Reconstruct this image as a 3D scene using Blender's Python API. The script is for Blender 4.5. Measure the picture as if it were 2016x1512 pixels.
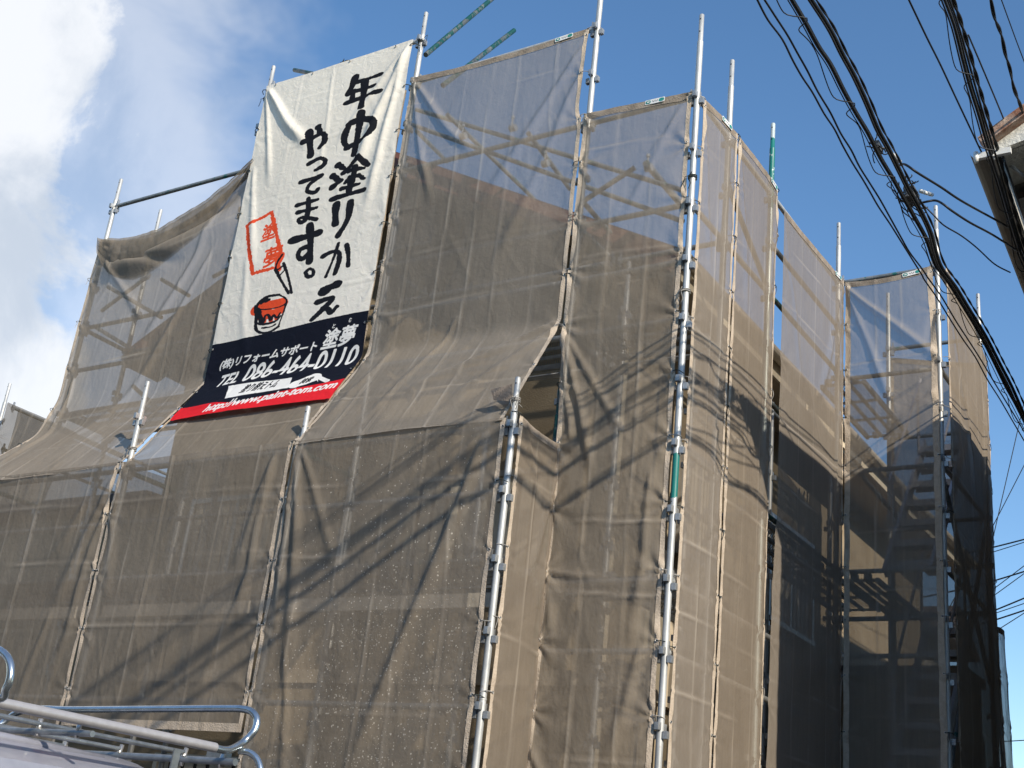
import bpy, math, random
import numpy as np
from mathutils import Vector, Matrix

random.seed(7)
rng = np.random.default_rng(7)
scene = bpy.context.scene
for o in list(bpy.data.objects):
    bpy.data.objects.remove(o)
COL = scene.collection

# ---------------------------------------------------------------- camera
FPX = 2478.8
PITCH, ROLL, YAW = 0.38036596, 0.11158593, 0.59575309
_cy, _sy, _cp, _sp = math.cos(YAW), math.sin(YAW), math.cos(PITCH), math.sin(PITCH)
FW = np.array([-_sy * _cp, _cy * _cp, _sp])
_rt = np.array([_cy, _sy, 0.0]); _up = np.cross(_rt, FW)
RT = _rt * math.cos(ROLL) + _up * math.sin(ROLL)
UP = -_rt * math.sin(ROLL) + _up * math.cos(ROLL)
CAM = np.array([0.0, 0.0, 1.5])
cam_d = bpy.data.cameras.new('camera')
cam_d.sensor_width = 36.0
cam_d.lens = FPX / 2016 * 36.0
cam_d.clip_start = 0.1
cam_d.clip_end = 3000
cam = bpy.data.objects.new('camera', cam_d)
COL.objects.link(cam)
m = Matrix(((RT[0], UP[0], -FW[0], CAM[0]), (RT[1], UP[1], -FW[1], CAM[1]), (RT[2], UP[2], -FW[2], CAM[2]), (0, 0, 0, 1)))
cam.matrix_world = m
scene.camera = cam

# ---------------------------------------------------------------- sky, sun, exposure
SUN = np.array([1.0, -0.45, 0.62]); SUN /= np.linalg.norm(SUN)
EL = math.asin(SUN[2])
AZ = math.atan2(SUN[0], SUN[1])          # clockwise from +Y
world = bpy.data.worlds.new('World'); scene.world = world
world.use_nodes = True
wn, wl = world.node_tree.nodes, world.node_tree.links
wn.clear()
w_out = wn.new('ShaderNodeOutputWorld'); w_bg = wn.new('ShaderNodeBackground')
w_sky = wn.new('ShaderNodeTexSky'); w_sky.sky_type = 'NISHITA'
w_sky.sun_disc = False
w_sky.sun_elevation = EL; w_sky.sun_rotation = AZ
w_sky.air_density = 1.0; w_sky.dust_density = 0.15; w_sky.ozone_density = 1.6
w_bg.inputs['Strength'].default_value = 0.15
SKY_WHITE = 5.0       # cloud radiance before strength


def wmath(op, a, b=None, c=None):
    n = wn.new('ShaderNodeMath'); n.operation = op
    for i, v in enumerate((a, b, c)):
        if v is None: continue
        if isinstance(v, (int, float)): n.inputs[i].default_value = v
        else: wl.new(v, n.inputs[i])
    return n.outputs[0]


def pix_dir(x, y):
    d = FW + RT * (x - 1008) / FPX - UP * (y - 756) / FPX
    return d / np.linalg.norm(d)


w_tc = wn.new('ShaderNodeTexCoord')
def wnoise(scale, detail, rough, dist=0.0, stretch=(1, 1, 1)):
    mp = wn.new('ShaderNodeMapping'); mp.inputs['Scale'].default_value = stretch
    wl.new(w_tc.outputs['Generated'], mp.inputs['Vector'])
    n = wn.new('ShaderNodeTexNoise'); n.inputs['Scale'].default_value = scale
    n.inputs['Detail'].default_value = detail; n.inputs['Roughness'].default_value = rough
    n.inputs['Distortion'].default_value = dist
    wl.new(mp.outputs[0], n.inputs['Vector'])
    return n.outputs['Fac']
def wdot(d):
    n = wn.new('ShaderNodeVectorMath'); n.operation = 'DOT_PRODUCT'
    wl.new(w_tc.outputs['Generated'], n.inputs[0]); n.inputs[1].default_value = tuple(d)
    return n.outputs['Value']
def wsmooth(v, lo, hi):
    n = wn.new('ShaderNodeMapRange'); n.interpolation_type = 'SMOOTHSTEP'
    wl.new(v, n.inputs['Value'])
    n.inputs['From Min'].default_value = lo; n.inputs['From Max'].default_value = hi
    return n.outputs['Result']
n_big = wnoise(7.0, 9, 0.60, 0.3)
n_soft = wnoise(3.2, 5, 0.6, 0.4, (1, 1, 2.2))
# cumulus bank: a cone of directions off to the left, its rim broken by noise
ang = wmath('ARCCOSINE', wdot(pix_dir(-1010, 420)))
edge = wmath('ADD', ang, wmath('MULTIPLY', wmath('SUBTRACT', n_big, 0.5), -0.34))
c1 = wsmooth(edge, 0.415, 0.35)
# thinner veil stretching further right
ang2 = wmath('ARCCOSINE', wdot(pix_dir(-900, 640)))
edge2 = wmath('ADD', ang2, wmath('MULTIPLY', wmath('SUBTRACT', n_soft, 0.5), -0.55))
c2 = wmath('MULTIPLY', wsmooth(edge2, 0.52, 0.33), 0.5)
cfac = wmath('MINIMUM', wmath('MAXIMUM', wmath('MULTIPLY', c1, 0.93), c2), 1.0)
w_hs = wn.new('ShaderNodeHueSaturation'); w_hs.inputs['Saturation'].default_value = 1.18; w_hs.inputs['Value'].default_value = 1.0
wl.new(w_sky.outputs[0], w_hs.inputs['Color'])
w_mix = wn.new('ShaderNodeMixRGB')
w_ccol = wn.new('ShaderNodeMixRGB')
wl.new(wsmooth(wnoise(6.5, 8, 0.58, 0.3), 0.33, 0.60), w_ccol.inputs['Fac'])
w_ccol.inputs[1].default_value = (SKY_WHITE * .66, SKY_WHITE * .73, SKY_WHITE * .83, 1)
w_ccol.inputs[2].default_value = (SKY_WHITE * 1.04, SKY_WHITE * 1.06, SKY_WHITE * 1.09, 1)
wl.new(cfac, w_mix.inputs['Fac']); wl.new(w_hs.outputs[0], w_mix.inputs[1]); wl.new(w_ccol.outputs[0], w_mix.inputs[2])
wl.new(w_mix.outputs[0], w_bg.inputs['Color'])
wl.new(w_bg.outputs[0], w_out.inputs[0])

sun_d = bpy.data.lights.new('sun', 'SUN')
sun_d.energy = 4.3; sun_d.angle = math.radians(0.6); sun_d.color = (1.0, 0.90, 0.75)
sun = bpy.data.objects.new('sun', sun_d); COL.objects.link(sun)
sun.rotation_euler = Vector(SUN).to_track_quat('Z', 'Y').to_euler()
sun.location = (20, -6, 18)

scene.view_settings.view_transform = 'Standard'
scene.view_settings.look = 'None'
scene.view_settings.exposure = 0.35
scene.view_settings.gamma = 1.0
scene.view_settings.use_curve_mapping = False
scene.cycles.transparent_max_bounces = 32
scene.cycles.max_bounces = 8
scene.cycles.diffuse_bounces = 4
scene.cycles.use_denoising = True

# ---------------------------------------------------------------- helpers: geometry on measured planes
def ray(x, y): return FW + RT * (x - 1008) / FPX - UP * (y - 756) / FPX
def aty(x, y, c): d = ray(x, y); return CAM + d * (c / d[1])
def atx(x, y, c): d = ray(x, y); return CAM + d * (c / d[0])
def atz(x, y, c): d = ray(x, y); return CAM + d * ((c - 1.5) / d[2])

# ---------------------------------------------------------------- helpers: materials
MATS = {}
def new_mat(name):
    mt = bpy.data.materials.new(name); mt.use_nodes = True
    nt = mt.node_tree; nt.nodes.clear()
    MATS[name] = mt
    return mt, nt.nodes, nt.links
def N(nodes, typ, **kw):
    n = nodes.new(typ)
    for k, v in kw.items(): setattr(n, k, v)
    return n
def setin(n, **kw):
    for k, v in kw.items(): n.inputs[k.replace('_', ' ')].default_value = v
def ramp(nodes, links, src, stops):
    r = nodes.new('ShaderNodeValToRGB')
    e = r.color_ramp.elements
    e[0].position, e[0].color = stops[0][0], stops[0][1]
    e[1].position, e[1].color = stops[-1][0], stops[-1][1]
    for p, c in stops[1:-1]:
        x = e.new(p); x.color = c
    links.new(src, r.inputs['Fac'])
    return r.outputs['Color']
def c4(r, g, b): return (r, g, b, 1.0)

def simple_mat(name, c_a, c_b, rough=0.6, metal=0.0, scale=6.0, bump=0.0, bscale=80.0, spec=0.4, stretch=(1, 1, 1)):
    mt, nd, lk = new_mat(name)
    out = N(nd, 'ShaderNodeOutputMaterial'); b = N(nd, 'ShaderNodeBsdfPrincipled')
    tc = N(nd, 'ShaderNodeTexCoord'); mp = N(nd, 'ShaderNodeMapping'); mp.inputs['Scale'].default_value = stretch
    lk.new(tc.outputs['Object'], mp.inputs['Vector'])
    nz = N(nd, 'ShaderNodeTexNoise'); setin(nz, Scale=scale, Detail=6.0, Roughness=0.62)
    lk.new(mp.outputs[0], nz.inputs['Vector'])
    col = ramp(nd, lk, nz.outputs['Fac'], [(0.32, c4(*c_a)), (0.68, c4(*c_b))])
    lk.new(col, b.inputs['Base Color'])
    b.inputs['Roughness'].default_value = rough; b.inputs['Metallic'].default_value = metal
    b.inputs['Specular IOR Level'].default_value = spec
    if bump:
        n2 = N(nd, 'ShaderNodeTexNoise'); setin(n2, Scale=bscale, Detail=4.0)
        lk.new(mp.outputs[0], n2.inputs['Vector'])
        bp = N(nd, 'ShaderNodeBump'); setin(bp, Strength=bump, Distance=0.01)
        lk.new(n2.outputs['Fac'], bp.inputs['Height']); lk.new(bp.outputs[0], b.inputs['Normal'])
    lk.new(b.outputs[0], out.inputs[0])
    return mt

def galv_mat(name, bands=(), base=((.38, .385, .375), (.56, .565, .55)), teal=(.008, .17, .15)):
    """worn galvanised tube; bands = height ranges (world z) that still carry teal paint"""
    mt, nd, lk = new_mat(name)
    out = N(nd, 'ShaderNodeOutputMaterial'); b = N(nd, 'ShaderNodeBsdfPrincipled')
    geo = N(nd, 'ShaderNodeNewGeometry')
    nz = N(nd, 'ShaderNodeTexNoise'); setin(nz, Scale=9.0, Detail=7.0, Roughness=0.7)
    mp = N(nd, 'ShaderNodeMapping'); mp.inputs['Scale'].default_value = (1, 1, .35)
    lk.new(geo.outputs['Position'], mp.inputs['Vector']); lk.new(mp.outputs[0], nz.inputs['Vector'])
    col = ramp(nd, lk, nz.outputs['Fac'], [(0.3, c4(*base[0])), (0.62, c4(*base[1])), (0.8, c4(.33, .30, .27))])
    rust = N(nd, 'ShaderNodeTexNoise'); setin(rust, Scale=3.0, Detail=8.0, Roughness=0.75)
    lk.new(geo.outputs['Position'], rust.inputs['Vector'])
    rm = N(nd, 'ShaderNodeMapRange'); setin(rm, From_Min=0.64, From_Max=0.72)
    lk.new(rust.outputs['Fac'], rm.inputs['Value'])
    mx = N(nd, 'ShaderNodeMixRGB'); lk.new(rm.outputs[0], mx.inputs['Fac']); lk.new(col, mx.inputs[1])
    mx.inputs[2].default_value = c4(.35, .26, .19)
    cur = mx.outputs[0]
    metal = None
    for lo, hi, cover in bands:
        sp = N(nd, 'ShaderNodeSeparateXYZ'); lk.new(geo.outputs['Position'], sp.inputs[0])
        pn = N(nd, 'ShaderNodeTexNoise'); setin(pn, Scale=10.0, Detail=6.0, Roughness=0.7)
        lk.new(geo.outputs['Position'], pn.inputs['Vector'])
        def mm(op, x, y):
            q = N(nd, 'ShaderNodeMath', operation=op)
            for i, v in enumerate((x, y)):
                if isinstance(v, (int, float)): q.inputs[i].default_value = v
                else: lk.new(v, q.inputs[i])
            return q.outputs[0]
        zz = mm('ADD', sp.outputs['Z'], mm('MULTIPLY', mm('SUBTRACT', pn.outputs['Fac'], .5), .12))
        f = mm('MULTIPLY', mm('GREATER_THAN', zz, lo), mm('LESS_THAN', zz, hi))
        f = mm('MULTIPLY', f, mm('LESS_THAN', pn.outputs['Fac'], cover))
        m2 = N(nd, 'ShaderNodeMixRGB'); lk.new(f, m2.inputs['Fac']); lk.new(cur, m2.inputs[1])
        m2.inputs[2].default_value = c4(*teal)
        cur = m2.outputs[0]
        inv = mm('SUBTRACT', 1.0, f)
        metal = inv if metal is None else mm('MULTIPLY', metal, inv)
    lk.new(cur, b.inputs['Base Color'])
    if metal is not None:
        q = N(nd, 'ShaderNodeMath', operation='MULTIPLY'); lk.new(metal, q.inputs[0]); q.inputs[1].default_value = .35
        lk.new(q.outputs[0], b.inputs['Metallic'])
    else: b.inputs['Metallic'].default_value = .35
    rr = ramp(nd, lk, nz.outputs['Fac'], [(0.3, c4(.36, .36, .36)), (0.7, c4(.58, .58, .58))])
    lk.new(rr, b.inputs['Roughness'])
    lk.new(b.outputs[0], out.inputs[0])
    return mt

def mesh_cloth(name, ca=(.275, .228, .172), cb=(.37, .313, .243), t0=0.355, specks=None, dirt=0.0):
    """woven dust sheet: threads (diffuse + translucent) with open holes between them"""
    mt, nd, lk = new_mat(name)
    out = N(nd, 'ShaderNodeOutputMaterial')
    uv = N(nd, 'ShaderNodeUVMap'); uv.uv_map = 'UVMap'
    def mm(op, x, y=None):
        q = N(nd, 'ShaderNodeMath', operation=op)
        for i, v in enumerate((x, y)):
            if v is None: continue
            if isinstance(v, (int, float)): q.inputs[i].default_value = v
            else: lk.new(v, q.inputs[i])
        return q.outputs[0]
    def noise(scale, detail=5, rough=.6, stretch=(1, 1, 1), dist=0):
        mp = N(nd, 'ShaderNodeMapping'); mp.inputs['Scale'].default_value = stretch
        lk.new(uv.outputs[0], mp.inputs['Vector'])
        z = N(nd, 'ShaderNodeTexNoise'); setin(z, Scale=scale, Detail=float(detail), Roughness=rough, Distortion=float(dist))
        lk.new(mp.outputs[0], z.inputs['Vector'])
        return z.outputs['Fac']
    n1 = noise(1.6, 7, .65, (1, .45, 1), .4)
    n_str = noise(5.0, 5, .7, (6, .35, 1))
    nmix = mm('ADD', mm('MULTIPLY', n1, .62), mm('MULTIPLY', n_str, .38))
    col = ramp(nd, lk, nmix, [(0.34, c4(*ca)), (0.66, c4(*cb))])
    at = N(nd, 'ShaderNodeAttribute'); at.attribute_name = 'crease'
    cmx = N(nd, 'ShaderNodeMixRGB'); lk.new(mm('MULTIPLY', at.outputs['Fac'], .5), cmx.inputs['Fac'])
    lk.new(col, cmx.inputs[1]); cmx.inputs[2].default_value = c4(.60, .52, .42)
    oi = N(nd, 'ShaderNodeObjectInfo')
    hv = N(nd, 'ShaderNodeHueSaturation'); lk.new(mm('ADD', mm('MULTIPLY', oi.outputs['Random'], .22), .90), hv.inputs['Value']); lk.new(mm('ADD', mm('MULTIPLY', mm('FRACT', mm('MULTIPLY', oi.outputs['Random'], 7.3)), .20), .74), hv.inputs['Saturation'])
    lk.new(cmx.outputs[0], hv.inputs['Color']); cur = hv.outputs[0]
    # whitish dust smears and darker scuffs
    sm = N(nd, 'ShaderNodeMapRange'); setin(sm, From_Min=0.60, From_Max=0.78)
    lk.new(noise(3.2, 8, .72, (1, 1, 1), .8), sm.inputs['Value'])
    mx = N(nd, 'ShaderNodeMixRGB'); lk.new(mm('MULTIPLY', sm.outputs[0], .30), mx.inputs['Fac'])
    lk.new(cur, mx.inputs[1]); mx.inputs[2].default_value = c4(.62, .58, .50); cur = mx.outputs[0]
    sp_op = None
    if specks is not None:
        su, sv, sr, dens = specks
        vo = N(nd, 'ShaderNodeTexVoronoi'); vo.feature = 'F1'; setin(vo, Scale=95.0, Randomness=1.0)
        lk.new(uv.outputs[0], vo.inputs['Vector'])
        hs = N(nd, 'ShaderNodeSeparateColor'); lk.new(vo.outputs['Color'], hs.inputs[0])
        sx = N(nd, 'ShaderNodeSeparateXYZ'); lk.new(uv.outputs[0], sx.inputs[0])
        du = mm('SUBTRACT', sx.outputs[0], su); dv = mm('SUBTRACT', sx.outputs[1], sv)
        rad = mm('SQRT', mm('ADD', mm('MULTIPLY', du, du), mm('MULTIPLY', mm('MULTIPLY', dv, dv), .35)))
        fall = N(nd, 'ShaderNodeMapRange'); setin(fall, From_Min=float(sr), From_Max=0.0, To_Min=0.0, To_Max=1.0)
        lk.new(rad, fall.inputs['Value'])
        dn = mm('MULTIPLY', mm('MULTIPLY', fall.outputs[0], dens), mm('MULTIPLY', mm('POWER', noise(3.2, 5, .7), 2.0), 3.0))
        on = mm('LESS_THAN', hs.outputs[0], dn)
        size = mm('ADD', mm('MULTIPLY', mm('POWER', hs.outputs[1], 5.0), .55), .10)
        spk = mm('MULTIPLY', on, mm('LESS_THAN', vo.outputs['Distance'], size))
        mx = N(nd, 'ShaderNodeMixRGB'); lk.new(mm('MULTIPLY', spk, .5), mx.inputs['Fac'])
        lk.new(cur, mx.inputs[1]); mx.inputs[2].default_value = c4(.85, .80, .70); cur = mx.outputs[0]
        sp_op = spk
    df = N(nd, 'ShaderNodeBsdfDiffuse'); tr = N(nd, 'ShaderNodeBsdfTranslucent'); tp = N(nd, 'ShaderNodeBsdfTransparent')
    lk.new(cur, df.inputs['Color']); lk.new(cur, tr.inputs['Color'])
    # fine wrinkling of the cloth
    bh = mm('ADD', mm('MULTIPLY', noise(9, 6, .62, (1, .55, 1), .6), .7), mm('MULTIPLY', noise(30, 4, .6), .3))
    bp = N(nd, 'ShaderNodeBump'); setin(bp, Strength=0.55, Distance=0.02)
    lk.new(bh, bp.inputs['Height'])
    lk.new(bp.outputs[0], df.inputs['Normal']); lk.new(bp.outputs[0], tr.inputs['Normal'])
    m1 = N(nd, 'ShaderNodeMixShader'); m1.inputs[0].default_value = .30
    lk.new(df.outputs[0], m1.inputs[1]); lk.new(tr.outputs[0], m1.inputs[2])
    # open area closes a little when seen aslant
    geo = N(nd, 'ShaderNodeNewGeometry')
    dt = N(nd, 'ShaderNodeVectorMath', operation='DOT_PRODUCT')
    lk.new(geo.outputs['True Normal'], dt.inputs[0]); lk.new(geo.outputs['Incoming'], dt.inputs[1])
    cs = mm('MAXIMUM', mm('ABSOLUTE', dt.outputs['Value']), .12)
    tt = mm('POWER', t0, mm('POWER', mm('DIVIDE', 1.0, cs), .42))
    tt = mm('MULTIPLY', tt, mm('SUBTRACT', 1.0, mm('MULTIPLY', at.outputs['Fac'], .35)))
    tt = mm('MULTIPLY', tt, mm('SUBTRACT', 1.12, mm('MULTIPLY', n1, .25)))
    op = mm('SUBTRACT', 1.0, tt)
    if sp_op is not None: op = mm('MAXIMUM', op, mm('MULTIPLY', sp_op, .95))
    fin = N(nd, 'ShaderNodeMixShader'); lk.new(op, fin.inputs[0])
    lk.new(tp.outputs[0], fin.inputs[1]); lk.new(m1.outputs[0], fin.inputs[2])
    lk.new(fin.outputs[0], out.inputs[0])
    return mt

M_CLOTH = mesh_cloth('dust_sheet')
M_CLOTH_SPECK = mesh_cloth('dust_sheet_speckled', specks=(1.12, 2.0, 1.35, .65))
M_CLOTH_PALE = mesh_cloth('dust_sheet_pale', ca=(.27, .218, .162), cb=(.35, .288, .220), t0=.36)
M_CLOTH_DARK = mesh_cloth('dust_sheet_dark', ca=(.03, .03, .032), cb=(.08, .075, .07), t0=.30)
M_CLOTH_DENSE = mesh_cloth('dust_sheet_dense', ca=(.255, .208, .155), cb=(.35, .29, .22), t0=.22)
M_CLOTH_DIM = mesh_cloth('dust_sheet_dim', ca=(.10, .085, .065), cb=(.16, .135, .10), t0=.30)
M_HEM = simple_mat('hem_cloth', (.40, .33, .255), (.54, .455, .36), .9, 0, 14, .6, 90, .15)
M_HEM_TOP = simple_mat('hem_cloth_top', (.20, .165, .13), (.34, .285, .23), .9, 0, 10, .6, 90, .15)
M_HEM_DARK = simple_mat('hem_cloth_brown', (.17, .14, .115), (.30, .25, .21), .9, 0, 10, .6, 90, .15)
M_GALV = galv_mat('galvanised_tube')
M_GALV_C1 = galv_mat('galvanised_tube_teal_patch', [(4.06, 4.36, .72)])
M_GALV_C3 = galv_mat('galvanised_tube_teal_top', [(7.12, 7.84, .57)], base=((.40, .46, .45), (.58, .64, .62)))
M_TEAL = galv_mat('teal_painted_tube', [(-5, 30, .50)], base=((.07, .085, .085), (.15, .17, .165)), teal=(.004, .062, .054))
M_DULL = galv_mat('dull_grey_tube', [(-5, 30, .40)], base=((.13, .145, .15), (.27, .29, .30)), teal=(.02, .13, .12))
M_BRKT = simple_mat('bracket_steel', (.30, .31, .31), (.52, .53, .53), .45, .6, 20, .2, 120)
M_RING = simple_mat('eyelet_brass', (.45, .43, .40), (.75, .73, .68), .35, .8, 30)
M_BLACK = simple_mat('black_rubber_and_holes', (.012, .012, .014), (.03, .03, .032), .55, 0, 10)
M_CORD = simple_mat('tie_cord_grey', (.20, .19, .17), (.45, .43, .40), .8, 0, 20)
M_CORD_BLK = simple_mat('tie_cord_black', (.015, .02, .02), (.05, .06, .055), .8, 0, 20)
M_WHITE = simple_mat('white_plastic', (.68, .68, .66), (.82, .82, .80), .45, 0, 8)
M_TAGTEAL = simple_mat('tag_teal_print', (.02, .22, .19), (.03, .28, .24), .5, 0, 8)
M_TAGINK = simple_mat('tag_ink', (.10, .10, .10), (.2, .2, .2), .6, 0, 8)
M_STUCCO = simple_mat('ochre_stucco', (.26, .205, .135), (.35, .285, .195), .92, 0, 2.2, .5, 60, .15)
M_STUCCO_PALE = simple_mat('pale_board', (.60, .52, .38), (.72, .63, .48), .8, 0, 3, .3, 60, .2)
M_FASCIA = simple_mat('reddish_fascia', (.17, .075, .058), (.27, .125, .10), .6, 0, 5, .2, 40)
M_SOFFIT = simple_mat('soffit_board', (.40, .33, .24), (.52, .44, .33), .85, 0, 4, .2, 50)
M_ROOF = simple_mat('brown_roof_tile', (.06, .045, .04), (.12, .09, .08), .7, 0, 12, .3, 60)
M_GUTTER = simple_mat('beige_gutter', (.50, .42, .32), (.60, .52, .41), .45, 0, 6)
M_FRAME = simple_mat('aluminium_frame', (.35, .33, .30), (.46, .44, .40), .4, .5, 10)
M_CURTAIN = simple_mat('curtain', (.50, .45, .36), (.64, .59, .48), .9, 0, 6)
M_PLASTER = simple_mat('stained_plaster', (.50, .49, .44), (.78, .77, .72), .9, 0, 5, .7, 45, .15)
M_RUST = simple_mat('rusty_flashing', (.22, .075, .035), (.58, .47, .38), .85, 0, 9, .5, 70, .2, (1, 1, 1))
M_WOODDARK = simple_mat('dark_timber', (.035, .03, .027), (.09, .075, .062), .8, 0, 9, .4, 60, .2, (1, .2, 1))
M_NWALL = simple_mat('neighbour_wall', (.24, .225, .20), (.36, .34, .30), .9, 0, 3, .4, 50, .15)
M_WIRE = simple_mat('black_cable', (.006, .007, .008), (.02, .021, .023), .5, 0, 4, .2, 60, .4)
M_WIRE_G = simple_mat('grey_cable', (.05, .055, .06), (.10, .105, .11), .6, 0, 4)
M_CHROME = simple_mat('bright_steel', (.42, .47, .50), (.60, .66, .69), .24, .9, 18)
M_ALU = simple_mat('matt_aluminium', (.44, .43, .44), (.52, .51, .52), .42, .45, 26)
M_RAIL_DK = simple_mat('worn_steel_slat', (.20, .22, .23), (.34, .36, .37), .4, .7, 22)
M_ASPHALT = simple_mat('asphalt', (.035, .035, .036), (.065, .064, .063), .95, 0, 3, .8, 200, .2)
M_WOODPL = simple_mat('pale_toe_board', (.62, .56, .46), (.76, .70, .60), .7, 0, 6)
M_GALVDECK = simple_mat('deck_steel', (.22, .23, .23), (.38, .39, .38), .5, .5, 16)

def glass_mat():
    mt, nd, lk = new_mat('window_glass')
    out = N(nd, 'ShaderNodeOutputMaterial'); b = N(nd, 'ShaderNodeBsdfPrincipled')
    b.inputs['Base Color'].default_value = c4(.02, .022, .024); b.inputs['Roughness'].default_value = .06
    b.inputs['Specular IOR Level'].default_value = .6
    lk.new(b.outputs[0], out.inputs[0]); return mt
M_GLASS = glass_mat()

def van_mat():
    mt, nd, lk = new_mat('van_paint')
    out = N(nd, 'ShaderNodeOutputMaterial'); b = N(nd, 'ShaderNodeBsdfPrincipled')
    tc = N(nd, 'ShaderNodeTexCoord'); nz = N(nd, 'ShaderNodeTexNoise'); setin(nz, Scale=30.0, Detail=5.0)
    lk.new(tc.outputs['Object'], nz.inputs['Vector'])
    lk.new(ramp(nd, lk, nz.outputs['Fac'], [(.3, c4(.30, .305, .36)), (.7, c4(.35, .355, .41))]), b.inputs['Base Color'])
    b.inputs['Metallic'].default_value = .25; b.inputs['Roughness'].default_value = .38
    b.inputs['Coat Weight'].default_value = .6; b.inputs['Coat Roughness'].default_value = .12
    lk.new(b.outputs[0], out.inputs[0]); return mt
M_VAN = van_mat()

def perf_mat():
    """expanded-metal walking surface: steel with lozenge holes"""
    mt, nd, lk = new_mat('expanded_metal')
    out = N(nd, 'ShaderNodeOutputMaterial'); b = N(nd, 'ShaderNodeBsdfPrincipled')
    b.inputs['Base Color'].default_value = c4(.20, .21, .21); b.inputs['Roughness'].default_value = .5; b.inputs['Metallic'].default_value = .4
    tp = N(nd, 'ShaderNodeBsdfTransparent')
    geo = N(nd, 'ShaderNodeNewGeometry'); sp = N(nd, 'ShaderNodeSeparateXYZ'); lk.new(geo.outputs['Position'], sp.inputs[0])
    def mm(op, x, y=None):
        q = N(nd, 'ShaderNodeMath', operation=op)
        for i, v in enumerate((x, y)):
            if v is None: continue
            if isinstance(v, (int, float)): q.inputs[i].default_value = v
            else: lk.new(v, q.inputs[i])
        return q.outputs[0]
    a = mm('SINE', mm('MULTIPLY', mm('ADD', sp.outputs['X'], mm('MULTIPLY', sp.outputs['Y'], .6)), 150.0))
    c = mm('SINE', mm('MULTIPLY', mm('SUBTRACT', sp.outputs['X'], mm('MULTIPLY', sp.outputs['Y'], .6)), 150.0))
    f = mm('GREATER_THAN', mm('MINIMUM', mm('ABSOLUTE', a), mm('ABSOLUTE', c)), .5)
    mx = N(nd, 'ShaderNodeMixShader'); lk.new(f, mx.inputs[0]); lk.new(b.outputs[0], mx.inputs[1]); lk.new(tp.outputs[0], mx.inputs[2])
    lk.new(mx.outputs[0], out.inputs[0]); return mt
M_PERF = perf_mat()

# ---------------------------------------------------------------- helpers: meshes and objects
def mk_mesh(name, verts, faces, mats, smooth=False, midx=None):
    me = bpy.data.meshes.new(name)
    me.from_pydata([tuple(map(float, v)) for v in verts], [], [tuple(f) for f in faces])
    for mt in (mats if isinstance(mats, (list, tuple)) else [mats]): me.materials.append(mt)
    if smooth: me.polygons.foreach_set('use_smooth', [True] * len(me.polygons))
    if midx is not None: me.polygons.foreach_set('material_index', midx)
    me.update()
    return me
def link(name, data, parent=None):
    o = bpy.data.objects.new(name, data); COL.objects.link(o)
    if parent is not None: o.parent = parent
    return o
def tag(o, label, cat, group=None):
    o['label'] = label; o['category'] = cat
    if group: o['group'] = group
    return o
def thing(name, label, cat, loc=(0, 0, 0), group=None):
    o = link(name, None); o.location = tuple(map(float, loc))
    return tag(o, label, cat, group)

class MB:
    def __init__(s): s.v = []; s.f = []; s.m = []
    def add(s, v, f, mi=0):
        n = len(s.v); s.v += [tuple(map(float, p)) for p in v]; s.f += [tuple(i + n for i in q) for q in f]; s.m += [mi] * len(f); return s
    def box(s, lo, hi, mi=0):
        x0, y0, z0 = lo; x1, y1, z1 = hi
        v = [(x0, y0, z0), (x1, y0, z0), (x1, y1, z0), (x0, y1, z0), (x0, y0, z1), (x1, y0, z1), (x1, y1, z1), (x0, y1, z1)]
        return s.add(v, [(0, 3, 2, 1), (4, 5, 6, 7), (0, 1, 5, 4), (1, 2, 6, 5), (2, 3, 7, 6), (3, 0, 4, 7)], mi)
    def beam(s, a, b, w, h, mi=0):
        """rectangular bar a->b, w sideways, h upward"""
        a = np.array(a, float); b = np.array(b, float); d = b - a; d /= np.linalg.norm(d)
        sd = np.cross(d, (0, 0, 1.0)); n = np.linalg.norm(sd)
        sd = np.array([1.0, 0, 0]) if n < 1e-4 else sd / n
        up = np.cross(sd, d)
        v = []
        for p in (a, b):
            for i, j in ((-1, -1), (1, -1), (1, 1), (-1, 1)): v.append(p + sd * w / 2 * i + up * h / 2 * j)
        return s.add(v, [(0, 1, 2, 3), (7, 6, 5, 4), (0, 4, 5, 1), (1, 5, 6, 2), (2, 6, 7, 3), (3, 7, 4, 0)], mi)
    def tube(s, pts, r, seg=10, mi=0, cap=True):
        pts = [np.array(p, float) for p in pts]; n = len(pts)
        rs = r if hasattr(r, '__len__') else [r] * n
        t0 = pts[1] - pts[0]; t0 /= np.linalg.norm(t0)
        ref = np.array([0, 0, 1.0]) if abs(t0[2]) < .9 else np.array([1.0, 0, 0])
        u = np.cross(t0, ref); u /= np.linalg.norm(u)
        vs = []
        for i, p in enumerate(pts):
            t = (pts[min(i + 1, n - 1)] - pts[max(i - 1, 0)]); t /= max(np.linalg.norm(t), 1e-9)
            u = u - t * (u @ t); u /= np.linalg.norm(u); w = np.cross(t, u)
            for k in range(seg):
                a = 2 * math.pi * k / seg
                vs.append(p + (u * math.cos(a) + w * math.sin(a)) * rs[i])
        fs = []
        for i in range(n - 1):
            for k in range(seg):
                k2 = (k + 1) % seg
                fs.append((i * seg + k, i * seg + k2, (i + 1) * seg + k2, (i + 1) * seg + k))
        if cap:
            fs.append(tuple(range(seg))[::-1]); fs.append(tuple((n - 1) * seg + k for k in range(seg)))
        return s.add(vs, fs, mi)
    def build(s, name, mats, parent=None, smooth=False, origin=None):
        v = s.v
        if origin is not None: v = [(a - origin[0], b - origin[1], c - origin[2]) for a, b, c in v]
        o = link(name, mk_mesh(name, v, s.f, mats, smooth, s.m), parent)
        if origin is not None and parent is None: o.location = tuple(map(float, origin))
        return o
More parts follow.
